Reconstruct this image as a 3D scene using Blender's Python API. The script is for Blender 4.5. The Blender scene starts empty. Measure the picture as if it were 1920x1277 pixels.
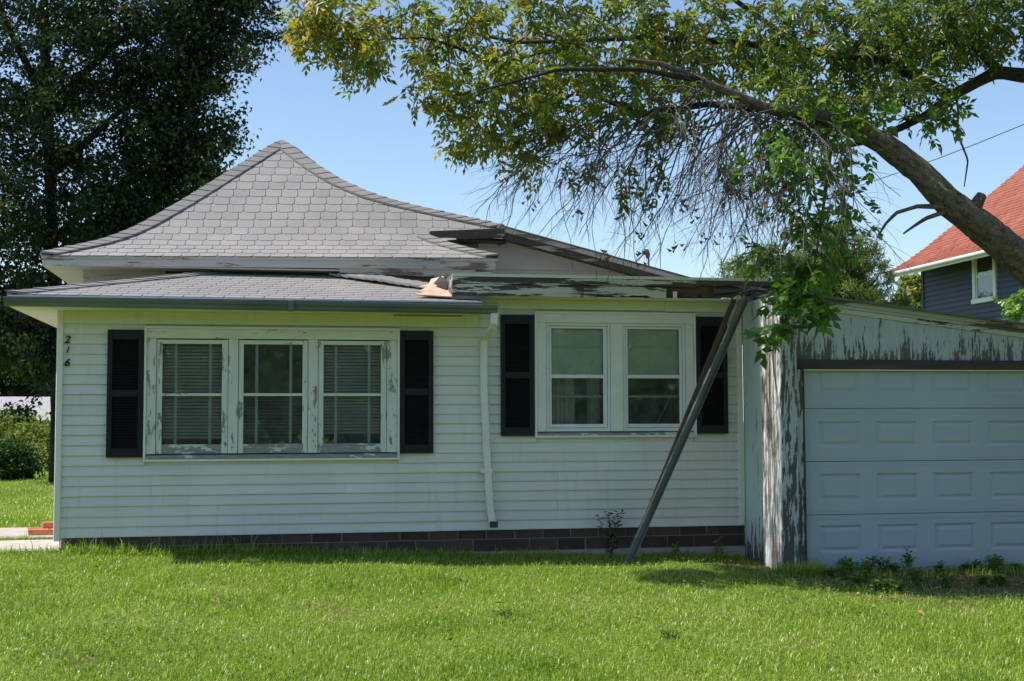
import bpy, math, random
import numpy as np
from mathutils import Matrix, Vector
R = math.radians
sc = bpy.context.scene
COL = sc.collection
rnd = random.Random(7)
rng = np.random.default_rng(11)

# ------------------------------------------------------------------ camera
FPX, IW, IH = 2450.0, 1920.0, 1277.0
yaw, pitch, roll = R(10.6), math.atan((790 - 638.5) / FPX), R(0.2)
CAM = np.array([2.06, -13.66, 1.14])
fw = np.array([math.sin(yaw)*math.cos(pitch), math.cos(yaw)*math.cos(pitch), math.sin(pitch)])
rt0 = np.array([math.cos(yaw), -math.sin(yaw), 0.0]); up0 = np.cross(rt0, fw)
rt = rt0*math.cos(roll) - up0*math.sin(roll); up = up0*math.cos(roll) + rt0*math.sin(roll)
cd = bpy.data.cameras.new('camera'); cam = bpy.data.objects.new('camera', cd); COL.objects.link(cam)
cam.matrix_world = Matrix(((rt[0], up[0], -fw[0], CAM[0]), (rt[1], up[1], -fw[1], CAM[1]), (rt[2], up[2], -fw[2], CAM[2]), (0, 0, 0, 1)))
cd.sensor_fit = 'HORIZONTAL'; cd.sensor_width = 36.0; cd.lens = 36.0*FPX/IW; cd.clip_end = 3000; cd.clip_start = .1
sc.camera = cam

# ------------------------------------------------------------------ world, sun, exposure
sun_to = Vector((-0.541, 0.063, 0.839)).normalized()
el = math.asin(sun_to.z); az = math.atan2(sun_to.x, sun_to.y)
w = bpy.data.worlds.new('World'); sc.world = w; w.use_nodes = True
nt = w.node_tree; bg = nt.nodes['Background']
sky = nt.nodes.new('ShaderNodeTexSky'); sky.sky_type = 'NISHITA'; sky.sun_disc = False
sky.sun_elevation = el; sky.sun_rotation = az; sky.air_density = 1.0; sky.dust_density = 0.4; sky.ozone_density = 1.6; sky.altitude = 300
nt.links.new(sky.outputs[0], bg.inputs[0]); bg.inputs[1].default_value = 0.13
sl = bpy.data.lights.new('sun', 'SUN'); sl.energy = 4.3; sl.angle = R(0.53); sl.color = (1.0, 0.95, 0.87)
so = bpy.data.objects.new('sun', sl); COL.objects.link(so)
so.rotation_euler = (-sun_to).to_track_quat('-Z', 'Y').to_euler(); so.location = (-20, 0, 30)
vs = sc.view_settings; vs.view_transform = 'Standard'; vs.look = 'None'; vs.gamma = 1; vs.exposure = 0.5
sc.render.resolution_x, sc.render.resolution_y = 1024, 681

def at(px, py, Y):            # a sight line met with the vertical plane y = Y (metres, house frame)
    d = fw + rt*(px-IW/2)/FPX - up*(py-IH/2)/FPX
    return CAM + d*((Y-CAM[1])/d[1])

# ------------------------------------------------------------------ helpers
def link_mesh(name, me, mat=None, parent=None):
    o = bpy.data.objects.new(name, me); COL.objects.link(o)
    if mat is not None and not me.materials: me.materials.append(mat)
    if parent is not None:
        o.parent = parent
        o.matrix_parent_inverse = Matrix.Translation(-Vector(parent.get('_w', (0, 0, 0))))
    return o

class MB:
    def __init__(s): s.v = []; s.f = []
    def add(s, vs_, fs):
        b = len(s.v); s.v += [tuple(map(float, p)) for p in vs_]; s.f += [tuple(b+i for i in q) for q in fs]; return s
    def box(s, x0, x1, y0, y1, z0, z1):
        return s.add([(x0,y0,z0),(x1,y0,z0),(x1,y1,z0),(x0,y1,z0),(x0,y0,z1),(x1,y0,z1),(x1,y1,z1),(x0,y1,z1)],
                     [(0,3,2,1),(4,5,6,7),(0,1,5,4),(1,2,6,5),(2,3,7,6),(3,0,4,7)])
    def hexa(s, p):  # 8 corners, same order as box
        return s.add(p, [(0,3,2,1),(4,5,6,7),(0,1,5,4),(1,2,6,5),(2,3,7,6),(3,0,4,7)])
    def prism(s, pts, off):   # planar polygon extruded by off
        n = len(pts); q = [tuple(np.array(p)+np.array(off)) for p in pts]
        return s.add(list(pts)+q, [tuple(range(n))[::-1], tuple(range(n, 2*n))] + [(i, (i+1) % n, n+(i+1) % n, n+i) for i in range(n)])
    def tube(s, pts, rad, n=8, cap=True, sy=1.0):
        pts = [np.array(p, float) for p in pts]; b = len(s.v); m = len(pts)
        if not hasattr(rad, '__len__'): rad = [rad]*m
        for i, p in enumerate(pts):
            d = pts[min(i+1, m-1)]-pts[max(i-1, 0)]; d = d/(np.linalg.norm(d)+1e-9)
            a = np.array([0, 0, 1.]) if abs(d[2]) < .9 else np.array([1., 0, 0])
            u = np.cross(d, a); u /= np.linalg.norm(u); w_ = np.cross(d, u)
            for k in range(n):
                t = 2*math.pi*k/n; s.v.append(tuple(p+rad[i]*(u*math.cos(t)+w_*math.sin(t)*sy)))
        for i in range(m-1):
            for k in range(n):
                s.f.append((b+i*n+k, b+i*n+(k+1) % n, b+(i+1)*n+(k+1) % n, b+(i+1)*n+k))
        if cap: s.f.append(tuple(b+k for k in range(n))[::-1]); s.f.append(tuple(b+(m-1)*n+k for k in range(n)))
        return s
    def build(s, name, mat=None, parent=None, smooth=False, bevel=0, jit=0):
        me = bpy.data.meshes.new(name)
        v = s.v
        if jit: v = [(x+rnd.uniform(-jit, jit), y+rnd.uniform(-jit, jit), z+rnd.uniform(-jit, jit)) for x, y, z in v]
        me.from_pydata(v, [], s.f); me.validate(); me.update()
        if smooth: me.polygons.foreach_set('use_smooth', [True]*len(me.polygons))
        o = link_mesh(name, me, mat, parent)
        if bevel:
            b = o.modifiers.new('bevel', 'BEVEL'); b.width = bevel; b.segments = 1; b.limit_method = 'ANGLE'
        return o

def piece(name, me, loc, parent, rot=None, scale=None):   # shared mesh data, placed
    o = bpy.data.objects.new(name, me); COL.objects.link(o)
    o.location = loc
    if rot: o.rotation_euler = rot
    if scale: o.scale = scale
    o.parent = parent; o.matrix_parent_inverse = Matrix.Translation(-Vector(parent.get('_w', (0, 0, 0))))
    return o

def fast_mesh(name, V, F, mat, parent=None, attr=None, smooth=False):   # F: (n,3) or (n,4)
    V = np.asarray(V, np.float32); F = np.asarray(F, np.int32); k = F.shape[1]
    me = bpy.data.meshes.new(name)
    me.vertices.add(len(V)); me.vertices.foreach_set('co', V.ravel())
    me.loops.add(F.size); me.loops.foreach_set('vertex_index', F.ravel())
    me.polygons.add(len(F)); me.polygons.foreach_set('loop_start', np.arange(0, F.size, k, dtype=np.int32))
    try: me.polygons.foreach_set('loop_total', np.full(len(F), k, np.int32))
    except Exception: pass
    if smooth: me.polygons.foreach_set('use_smooth', np.ones(len(F), bool))
    if attr is not None:
        a = me.attributes.new('tint', 'FLOAT', 'POINT'); a.data.foreach_set('value', np.asarray(attr, np.float32))
    me.update(calc_edges=True)
    return link_mesh(name, me, mat, parent)

def thing(name, label, cat, loc=(0, 0, 0), group=None):
    o = bpy.data.objects.new(name, None); COL.objects.link(o); o.location = loc; o.empty_display_size = .2
    o['label'] = label; o['category'] = cat; o['_w'] = list(loc)
    if group: o['group'] = group
    return o
def tag(o, label, cat, group=None):
    o['label'] = label; o['category'] = cat
    if group: o['group'] = group
    return o

# ------------------------------------------------------------------ materials
def newmat(name):
    m = bpy.data.materials.new(name); m.use_nodes = True
    return m, m.node_tree, m.node_tree.nodes['Principled BSDF']
def N(t, kind, **kw):
    n = t.nodes.new(kind)
    for k, v in kw.items():
        if k.startswith('i_'):
            key = k[2:]; n.inputs[int(key) if key.isdigit() else key].default_value = v
        else: setattr(n, k, v)
    return n
def coords(t, scale=(1, 1, 1), kind='Object'):
    c = N(t, 'ShaderNodeTexCoord'); mp = N(t, 'ShaderNodeMapping'); mp.inputs['Scale'].default_value = scale
    t.links.new(c.outputs[kind], mp.inputs[0]); return mp.outputs[0]
def noise(t, vec, scale, detail=4, rough=.6):
    n = N(t, 'ShaderNodeTexNoise'); n.inputs['Scale'].default_value = scale; n.inputs['Detail'].default_value = detail; n.inputs['Roughness'].default_value = rough
    t.links.new(vec, n.inputs['Vector']); return n.outputs['Fac']
def ramp(t, fac, stops):
    r = N(t, 'ShaderNodeValToRGB'); e = r.color_ramp.elements
    while len(e) < len(stops): e.new(0.5)
    for q, (p, c) in zip(e, stops): q.position = p; q.color = c if len(c) == 4 else (*c, 1)
    t.links.new(fac, r.inputs[0]); return r.outputs[0]
def mix(t, fac, a, b, mode='MIX'):
    m = N(t, 'ShaderNodeMix'); m.data_type = 'RGBA'; m.blend_type = mode
    for s_, v in ((m.inputs[0], fac), (m.inputs[6], a), (m.inputs[7], b)):
        if hasattr(v, 'is_linked'): t.links.new(v, s_)
        elif isinstance(v, (int, float)): s_.default_value = v
        else: s_.default_value = (*v, 1) if len(v) == 3 else v
    return m.outputs[2]
def math_(t, op, a, b):
    m = N(t, 'ShaderNodeMath'); m.operation = op
    for s_, v in ((m.inputs[0], a), (m.inputs[1], b)):
        if hasattr(v, 'is_linked'): t.links.new(v, s_)
        else: s_.default_value = v
    return m.outputs[0]
def bump(t, bs, h, strength=.3, dist=.01):
    b = N(t, 'ShaderNodeBump'); b.inputs['Strength'].default_value = strength; b.inputs['Distance'].default_value = dist
    t.links.new(h, b.inputs['Height']); t.links.new(b.outputs[0], bs.inputs['Normal'])
def sh(c, k): return tuple(min(1, x*k) for x in c)

def plain(name, col, rough=.6, var=.12, scale=6, stretch=(1, 1, 1), rand=0.0, bmp=.15, bscale=60, metal=0, spec=.4):
    m, t, b = newmat(name); v = coords(t, stretch)
    c = ramp(t, noise(t, v, scale), [(.3, sh(col, 1-var)), (.7, sh(col, 1+var))])
    if rand:
        oi = N(t, 'ShaderNodeObjectInfo')
        c = mix(t, 1.0, c, ramp(t, oi.outputs['Random'], [(0, (1-rand,)*3), (1, (1+rand,)*3)]), 'MULTIPLY')
    t.links.new(c, b.inputs['Base Color']); b.inputs['Roughness'].default_value = rough; b.inputs['Metallic'].default_value = metal
    b.inputs['Specular IOR Level'].default_value = spec
    if bmp: bump(t, b, noise(t, v, bscale, 5), bmp, .004)
    return m

def peel(name, paint, wood, amount, scale=7, stretch=(1, 1, .35), zgrad=None, rough=.65, wood2=None):
    # chipped paint over weathered wood: one threshold, real edge relief through bump
    m, t, b = newmat(name); v = coords(t, stretch)
    n1 = noise(t, v, scale, 8, .68); n2 = noise(t, v, scale*.23, 3, .5)
    h = math_(t, 'ADD', math_(t, 'MULTIPLY', n1, .65), math_(t, 'MULTIPLY', n2, .35))
    if zgrad:                                     # wear that is heavier towards a weathered edge
        g = N(t, 'ShaderNodeSeparateXYZ'); t.links.new(coords(t), g.inputs[0])
        mr = N(t, 'ShaderNodeMapRange'); mr.inputs[1].default_value = zgrad[0]; mr.inputs[2].default_value = zgrad[1]; mr.inputs[3].default_value = zgrad[2]; mr.inputs[4].default_value = 0
        t.links.new(g.outputs[2], mr.inputs[0]); h = math_(t, 'ADD', h, mr.outputs[0])
    thr = .62-.24*amount
    mk = ramp(t, h, [(thr, (0, 0, 0)), (thr+.012, (1, 1, 1))])
    vg = coords(t, (40, 40, 3) if stretch[2] < 1 else (3, 40, 40))
    wc = ramp(t, noise(t, vg, 3, 5), [(.3, sh(wood, .6)), (.7, wood2 or sh(wood, 1.35))])
    pc = ramp(t, noise(t, v, scale*.6, 4), [(.3, sh(paint, .84)), (.7, paint)])
    # hairline cracks following the grain
    vc = coords(t, (26, 26, 1.6) if stretch[2] < 1 else (1.6, 26, 26))
    ck = ramp(t, noise(t, vc, 2.2, 6, .7), [(.325, (0, 0, 0)), (.345, (1, 1, 1))])
    pc = mix(t, ck, sh(wood, .9), pc)
    t.links.new(mix(t, mk, pc, wc), b.inputs['Base Color']); b.inputs['Roughness'].default_value = rough
    bump(t, b, math_(t, 'SUBTRACT', math_(t, 'MULTIPLY', noise(t, vg, 3, 5), .35), mk), .5, .004)
    return m

def leafmat(name, stops, trans=.45, rough=.45, spec=.35):
    m, t, b = newmat(name)
    a = N(t, 'ShaderNodeAttribute'); a.attribute_name = 'tint'
    c = ramp(t, a.outputs['Fac'], stops)
    t.links.new(c, b.inputs['Base Color']); b.inputs['Roughness'].default_value = rough; b.inputs['Specular IOR Level'].default_value = spec
    tr = N(t, 'ShaderNodeBsdfTranslucent'); t.links.new(mix(t, 1.0, c, (1.25, 1.3, .7), 'MULTIPLY'), tr.inputs[0])
    mx = N(t, 'ShaderNodeMixShader'); mx.inputs[0].default_value = trans
    t.links.new(b.outputs[0], mx.inputs[1]); t.links.new(tr.outputs[0], mx.inputs[2])
    t.links.new(mx.outputs[0], t.nodes['Material Output'].inputs[0])
    return m

WHITE = (.73, .74, .70); WOODG = (.20, .175, .15)
def vinyl():
    m, t, b = newmat('vinyl_siding'); v = coords(t, (1, 1, 1))
    c = ramp(t, noise(t, v, 1.1, 5), [(.32, (.665, .635, .58)), (.7, (.765, .735, .675))])
    st = ramp(t, noise(t, coords(t, (9, 9, .8)), 1.6, 5), [(.55, (1, 1, 1)), (.78, (.80, .81, .76))])      # dirty runs
    sp = ramp(t, noise(t, v, 26, 3), [(.73, (1, 1, 1)), (.80, (.62, .60, .54))])                          # specks
    c = mix(t, .8, c, st, 'MULTIPLY'); c = mix(t, .7, c, sp, 'MULTIPLY')
    oi = N(t, 'ShaderNodeObjectInfo')
    c = mix(t, 1.0, c, ramp(t, oi.outputs['Random'], [(0, (.94,)*3), (1, (1, 1, 1))]), 'MULTIPLY')
    t.links.new(c, b.inputs['Base Color']); b.inputs['Roughness'].default_value = .45
    bump(t, b, noise(t, coords(t, (2, 30, 60)), 2.0, 4), .12, .003)
    return m
def shingle_mat(name, c0, c1, rand=.16):
    m, t, b = newmat(name); v = coords(t)
    c = ramp(t, noise(t, v, 1.3, 4), [(.3, c0), (.7, c1)])
    g = ramp(t, noise(t, v, 170, 2), [(.3, (.72,)*3), (.7, (1.22,)*3)])
    c = mix(t, 1.0, c, g, 'MULTIPLY')
    oi = N(t, 'ShaderNodeObjectInfo')
    c = mix(t, 1.0, c, ramp(t, oi.outputs['Random'], [(0, (1-rand,)*3), (.5, (1, 1, 1)), (.8, (1+rand*.25, 1, 1-rand*.2)), (1, (1-rand*.3, 1-rand*.2, 1-rand*.2))]), 'MULTIPLY')
    t.links.new(c, b.inputs['Base Color']); b.inputs['Roughness'].default_value = .93; b.inputs['Specular IOR Level'].default_value = .15
    bump(t, b, noise(t, v, 260, 2), .35, .003)
    return m
def glassmat():
    m, t, b = newmat('window_glass'); t.nodes.remove(b)
    gl = N(t, 'ShaderNodeBsdfGlossy'); gl.inputs['Roughness'].default_value = .015; gl.inputs[0].default_value = (.95, 1, .98, 1)
    tr = N(t, 'ShaderNodeBsdfTransparent'); tr.inputs[0].default_value = (.93, .95, .93, 1)
    df = N(t, 'ShaderNodeBsdfDiffuse'); df.inputs[0].default_value = (.5, .52, .45, 1)          # dust film on the pane
    v = coords(t); fil = ramp(t, noise(t, v, 5, 6, .7), [(.35, (.03,)*3), (.75, (.15,)*3)])
    fr = N(t, 'ShaderNodeFresnel'); fr.inputs[0].default_value = 1.5
    fac = math_(t, 'MULTIPLY', fr.outputs[0], 1.9)
    bp = N(t, 'ShaderNodeBump'); bp.inputs['Strength'].default_value = .025; bp.inputs['Distance'].default_value = .02
    t.links.new(noise(t, v, 3.0, 2), bp.inputs['Height']); t.links.new(bp.outputs[0], gl.inputs['Normal'])
    m0 = N(t, 'ShaderNodeMixShader'); t.links.new(fil, m0.inputs[0]); t.links.new(tr.outputs[0], m0.inputs[1]); t.links.new(df.outputs[0], m0.inputs[2])
    mx = N(t, 'ShaderNodeMixShader'); t.links.new(fac, mx.inputs[0]); t.links.new(m0.outputs[0], mx.inputs[1]); t.links.new(gl.outputs[0], mx.inputs[2])
    t.links.new(mx.outputs[0], t.nodes['Material Output'].inputs[0])
    return m
MT = dict(
    vinyl=vinyl(), glass=glassmat(),
    trim=plain('vinyl_trim', (.77, .73, .67), .45, .06, 3, bmp=.05),
    shingle=shingle_mat('asphalt_shingle', (.27, .256, .247), (.335, .318, .306), .11),
    deck=plain('shingle_underlay', (.17, .162, .155), .95, .2, 8),
    cap=shingle_mat('hip_cap', (.215, .205, .20), (.28, .266, .258), .12),
    paint_w=peel('window_paint', (.74, .73, .665), (.26,.25,.22), .20, 19, (1, 1, .3), zgrad=(.8, 1.5, .05)),
    paint_ww=peel('window_paint_worn', (.68, .71, .65), (.27, .27, .255), .66, 15, (.4, 1, 1)),
    paint_h=peel('window_paint_head', (.74, .73, .65), (.24,.23,.20), .15, 17, (.3, 1, 1)),
    paint_clean=plain('old_white_paint', (.76, .715, .665), .5, .07, 5, bmp=.08),
    fascia=peel('fascia_paint', (.62, .575, .53), (.24, .19, .15), .24, 16, (.12, 1, 1)),
    parapet=peel('parapet_paint', (.64, .60, .55), (.07, .055, .045), .44, 17, (.11, 1, 1)),
    rotten=plain('rotten_wood', (.085, .052, .034), .95, .6, 5, (.4, 2, 2), bmp=.9, bscale=14),
    weathered=peel('weathered_board', (.45, .42, .39), (.085, .072, .062), .78, 18.0, (.09, 1, 1)),
    garage=peel('garage_paint', (.50, .55, .55), (.12, .105, .095), .14, 42, (1, 1, .14), zgrad=(1.74, 2.14, .12)),
    garage_side=peel('garage_side_paint', (.62, .68, .64), (.12, .10, .085), .10, 18, (1, 1, .14), zgrad=(-.36, .25, .16)),
    corner=peel('corner_paint', (.80, .80, .77), (.22, .175, .145), .56, 24, (1, 1, .07)),
    jamb=peel('jamb_paint', (.46, .50, .49), (.085, .075, .065), .52, 22, (1, 1, .16)),
    rake=peel('rake_paint', (.52, .53, .50), (.12, .105, .095), .40, 15, (.10, 1, 1)),
    gable=plain('pale_gable_paint', (.66, .61, .57), .6, .08, 3, bmp=.08),
    header=plain('weathered_header', (.075, .06, .05), .9, .4, 3, (.3, 2, 2), bmp=.5, bscale=20),
    door=plain('garage_door_paint', (.415, .46, .49), .42, .05, 1.5, bmp=.06, bscale=120),
    black=plain('black_vinyl', (.011, .011, .013), .5, .2, 4, bmp=.05, spec=.32),
    gutter=plain('aged_gutter', (.12, .145, .13), .55, .3, 3, (.3, 1, 1), bmp=.2),
    galv=plain('galvanised_steel', (.165, .175, .17), .45, .3, 4, (1, 1, .4), metal=.35, bmp=.15),
    wood=plain('brown_timber', (.12, .085, .06), .85, .35, 5, (4, 4, .5), bmp=.4),
    tan=plain('bare_sheathing', (.55, .38, .27), .9, .3, 5, bmp=.4),
    block=plain('foundation_block', (.075, .045, .037), .85, .25, 7, rand=.3, bmp=.4, bscale=45),
    mortar=plain('mortar', (.30, .26, .235), .95, .2, 9, bmp=.5),
    concrete=plain('concrete', (.42, .38, .33), .92, .18, 4, bmp=.5, bscale=50),
    brick=plain('red_brick', (.46, .17, .10), .9, .25, 8, rand=.25, bmp=.5, bscale=40),
    dark=plain('dark_interior', (.055, .05, .045), .9, .2, 2),
    interior=plain('interior_plaster', (.22, .21, .18), .9, .15, 2),
    blind=plain('aluminium_blind', (.62, .57, .48), .5, .15, 3, bmp=0),
    tape=plain('blind_tape', (.80, .80, .76), .8, .1, 6, bmp=0),
    shade=plain('window_shade', (.88, .87, .74), .9, .14, 2.5, bmp=0),
    curtain=plain('curtain', (.60, .56, .52), .9, .3, 5, (6, 1, .2), bmp=0),
    alu=plain('white_aluminium', (.72, .73, .72), .4, .05, 4, bmp=0),
    navy=plain('navy_clapboard', (.050, .060, .088), .6, .12, 3, rand=.1, bmp=.15),
    red=shingle_mat('red_shingle', (.27, .092, .066), (.37, .135, .095)),
    ranch=plain('ranch_wall', (.55, .53, .5), .7, .1, 2), ranch_roof=plain('ranch_roof', (.36, .34, .345), .9, .12, 3),
    wire=plain('black_cable', (.02, .02, .02), .6, .1, 3, bmp=0),
)
def barkmat(name, c0, c1, scale=9):
    m, t, b = newmat(name); v = coords(t, (1, 1, 1))
    vo = N(t, 'ShaderNodeTexVoronoi'); vo.feature = 'DISTANCE_TO_EDGE'; vo.inputs['Scale'].default_value = scale*1.6
    mp = coords(t, (1, 2.4, 1.2)); nn = noise(t, mp, scale, 6, .7)
    vv = N(t, 'ShaderNodeVectorMath'); vv.operation = 'ADD'; t.links.new(mp, vv.inputs[0]); t.links.new(nn, vv.inputs[1]); t.links.new(vv.outputs[0], vo.inputs['Vector'])
    h = math_(t, 'ADD', math_(t, 'MULTIPLY', vo.outputs[0], 1.6), math_(t, 'MULTIPLY', nn, .8))
    t.links.new(ramp(t, h, [(.34, c0), (.78, c1)]), b.inputs['Base Color']); b.inputs['Roughness'].default_value = .95; b.inputs['Specular IOR Level'].default_value = .1
    bump(t, b, h, .9, .03); return m
MT['bark'] = barkmat('ash_bark', (.05, .038, .028), (.46, .375, .28), 9)
MT['limb_bark'] = barkmat('limb_bark', (.035, .028, .022), (.17, .14, .11), 13)
MT['twig'] = plain('twig', (.13, .112, .098), .9, .3, 9, bmp=0)
MT['bark_dark'] = barkmat('maple_bark', (.025, .021, .018), (.085, .075, .065), 5)
MT['ash_leaf'] = leafmat('ash_leaf', [(0, (.045, .09, .02)), (.45, (.12, .18, .03)), (.8, (.28, .29, .042)), (.97, (.48, .34, .04)), (1, (.38, .13, .03))], .55, .36, .5)
MT['big_leaf'] = leafmat('elm_leaf', [(0, (.045, .11, .022)), (.6, (.12, .235, .04)), (1, (.26, .38, .07))], .48, .30, .6)
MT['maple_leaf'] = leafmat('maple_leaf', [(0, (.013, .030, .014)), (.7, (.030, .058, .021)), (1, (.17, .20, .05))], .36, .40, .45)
MT['pine'] = leafmat('pine_needles', [(0, (.10, .155, .05)), (.7, (.21, .27, .085)), (1, (.32, .36, .12))], .42, .6, .2)
MT['hedge'] = leafmat('hedge_leaf', [(0, (.10, .15, .03)), (.5, (.20, .25, .05)), (1, (.38, .36, .12))], .4, .5, .25)
MT['bush'] = leafmat('bush_leaf', [(0, (.02, .05, .012)), (.6, (.05, .11, .02)), (1, (.11, .19, .03))], .3, .45, .3)
MT['grass'] = leafmat('grass_blade', [(0, (.12, .225, .016)), (.40, (.235, .365, .03)), (.75, (.40, .50, .085)), (1, (.62, .58, .28))], .40, .36, .45)
MT['weed'] = leafmat('weed_leaf', [(0, (.09, .17, .03)), (.6, (.17, .28, .05)), (1, (.28, .37, .10))], .38, .42, .35)
MT['dead_leaf'] = plain('dead_leaf', (.24, .15, .07), .8, .4, 20, rand=.5, bmp=0)
MT['seed'] = plain('dry_seeds', (.14, .085, .065), .9, .3, 9, bmp=0)

# ------------------------------------------------------------------ the ground
def gz(X, Y):
    X = np.asarray(X, float); Y = np.asarray(Y, float)
    z = -.15 - .027*np.clip(X, -1, 9) + .05*np.clip(Y+.3, -6, 0) - .028*np.clip(Y-26, 0, 45)*(X < 60)
    return z + .012*np.sin(1.7*X+.4)*np.sin(1.3*Y) + .008*np.sin(4.1*X-1.2*Y)
def axis(lo, hi, a, b, fine, n):
    return np.unique(np.concatenate([lo-(lo-a)*np.linspace(1, 0, n)**2.2, np.arange(lo, hi, fine), hi+(b-hi)*np.linspace(0, 1, n)**2.2]))
gx = axis(-10, 16, -600, 900, .25, 26); gy = axis(-12, 30, -400, 1400, .25, 30)
GX, GY = np.meshgrid(gx, gy); GZ = gz(GX, GY)
nx, ny = len(gx), len(gy); I = np.arange(nx*ny).reshape(ny, nx)
GF = np.stack([I[:-1, :-1], I[:-1, 1:], I[1:, 1:], I[1:, :-1]], -1).reshape(-1, 4)
m, t, b = newmat('lawn_soil'); v = coords(t)
c = ramp(t, noise(t, v, 1.2, 6, .65), [(.3, (.10, .16, .018)), (.6, (.14, .20, .026)), (.8, (.19, .18, .06))])
c2 = ramp(t, noise(t, v, 38, 3), [(.3, (.6,)*3), (.7, (1.3,)*3)]); c = mix(t, 1.0, c, c2, 'MULTIPLY')
at_ = N(t, 'ShaderNodeAttribute'); at_.attribute_name = 'tint'
so_ = ramp(t, math_(t, 'ADD', noise(t, v, .9, 5), math_(t, 'MULTIPLY', at_.outputs['Fac'], .30)), [(.60, (0, 0, 0)), (.70, (.9, .9, .9))])
t.links.new(mix(t, so_, c, (.15, .105, .06)), b.inputs['Base Color']); b.inputs['Roughness'].default_value = .95; b.inputs['Specular IOR Level'].default_value = .1
bump(t, b, noise(t, v, 40, 5), .9, .03)
g = fast_mesh('ground', np.stack([GX, GY, GZ], -1).reshape(-1, 3), GF, m, None, (np.clip((GX-6.6)/1.2, 0, 1)*np.clip((GY+3.0)/.5, 0, 1)*np.clip((.2-GY)/.3, 0, 1)).ravel(), smooth=True); g['kind'] = 'structure'

# ------------------------------------------------------------------ the white house
H = thing('house', 'white bungalow with grey flared hip roof, black shutters and number 216', 'house', (3.6, 0, -.3))
W1 = (.837, 3.413, .747, 2.112); W2 = (4.855, 6.645, .965, 2.312)   # outer frames of the two windows
# wall behind the boards, in pieces round the openings
def wall_strips(mb, y0, y1, x0, x1, z0, z1, holes):
    xs = sorted({x0, x1, *[h[0] for h in holes], *[h[1] for h in holes]})
    for a, b_ in zip(xs[:-1], xs[1:]):
        hs = [h for h in holes if h[0] < (a+b_)/2 < h[1]]
        z = z0
        for h in hs:
            mb.box(a, b_, y0, y1, z, h[2]); z = h[3]
        mb.box(a, b_, y0, y1, z, z1)
holes = [(W1[0]+.06, W1[1]-.06, W1[2]+.06, W1[3]-.06), (W2[0]+.06, W2[1]-.06, W2[2]+.06, W2[3]-.06)]
mb = MB(); wall_strips(mb, .012, .12, .02, 7.19, 0, 2.42, holes)
mb.box(.02, .12, .13, 6, -.2, 2.42); mb.box(7.0, 7.19, .13, 4.5, -.2, 2.4)
wall = mb.build('wall', MT['paint_clean'], H)
EXP = .1016
for r in range(24):
    z0, z1 = r*EXP, (r+1)*EXP
    spans = [(.035, 7.19)]
    for h in (W1, W2):
        if z0 > h[2]-.055 and z1 < h[3]+.055:
            ns = []
            for a, b_ in spans:
                if h[0] > a and h[1] < b_: ns += [(a, h[0]+.012), (h[1]-.012, b_)]
                else: ns.append((a, b_))
            spans = ns
    out = []
    for a, b_ in spans:                              # lap joints between lengths of siding
        if b_-a > 4: cut = [3.80, 2.86, 5.1][r % 3]; out += [(a, cut), (cut+.0015, b_)] if a < cut < b_ else [(a, b_)]
        else: out.append((a, b_))
    for j, (a, b_) in enumerate(out):
        y = -.0022*(j % 2); dz = rnd.uniform(-.0012, .0012); sg = rnd.uniform(-.0015, .0015)
        MB().add([(a, -.018+y, z0+dz), (b_, -.018+y, z0+dz+sg), (b_, -.001+y, z1-.002), (a, -.001+y, z1-.002), (a, .008, z0+dz), (b_, .008, z0+dz+sg), (b_, .008, z1-.002), (a, .008, z1-.002),
                  (a, -.0185+y, z0+dz+.012), (b_, -.0185+y, z0+dz+sg+.012)],
                 [(0, 1, 9, 8), (8, 9, 2, 3), (4, 5, 1, 0), (3, 2, 6, 7), (0, 8, 3, 7, 4), (1, 5, 6, 2, 9)]).build('siding_board', MT['vinyl'], wall)
MB().box(-.012, .05, -.036, .045, -.03, 2.4).build('corner_trim', MT['trim'], H, bevel=.006)
MB().box(7.125, 7.185, -.036, .0, 0, 2.42).build('corner_trim', MT['trim'], H, bevel=.006)
# frieze boards and soffits under both eaves
MB().box(.05, 4.28, -.42, .0, 2.262, 2.276).build('soffit', MT['paint_clean'], H)
MB().box(-.40, .05, -.42, 5.6, 2.262, 2.276).build('soffit', MT['paint_clean'], H)
MB().box(.05, 4.26, -.028, -.0215, 2.135, 2.262).build('frieze_board', MT['vinyl'], H, bevel=.003)
MB().box(4.26, 6.30, -.030, -.0215, 2.335, 2.435).build('frieze_board', MT['vinyl'], H, bevel=.003)
MB().box(6.302, 7.125, -.028, -.0215, 2.325, 2.435).build('frieze_board', MT['vinyl'], H, bevel=.003)
mb = MB()
for i in range(26): mb.box(3.35+i*.028, 3.368+i*.028, -.031, -.0285, 2.245, 2.26)
vs_ = mb.build('soffit_vent', MT['dark'], H); vs_['kind'] = 'stuff'

# house numbers
for ch, z in (('2', 1.937), ('1', 1.842), ('6', 1.708)):
    cu = bpy.data.curves.new('num', 'FONT'); cu.body = ch; cu.size = .105 if ch != '1' else .085; cu.shear = .32; cu.extrude = .004; cu.offset = .0022
    tmp = bpy.data.objects.new('tmp', cu); COL.objects.link(tmp)
    me = bpy.data.meshes.new_from_object(tmp.evaluated_get(bpy.context.evaluated_depsgraph_get())); bpy.data.objects.remove(tmp)
    me.materials.clear(); me.materials.append(MT['black']); me.name = 'house_number'
    piece('house_number', me, (.057 if ch != '1' else .066, -.026, z), H, (R(90), 0, 0))

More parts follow.
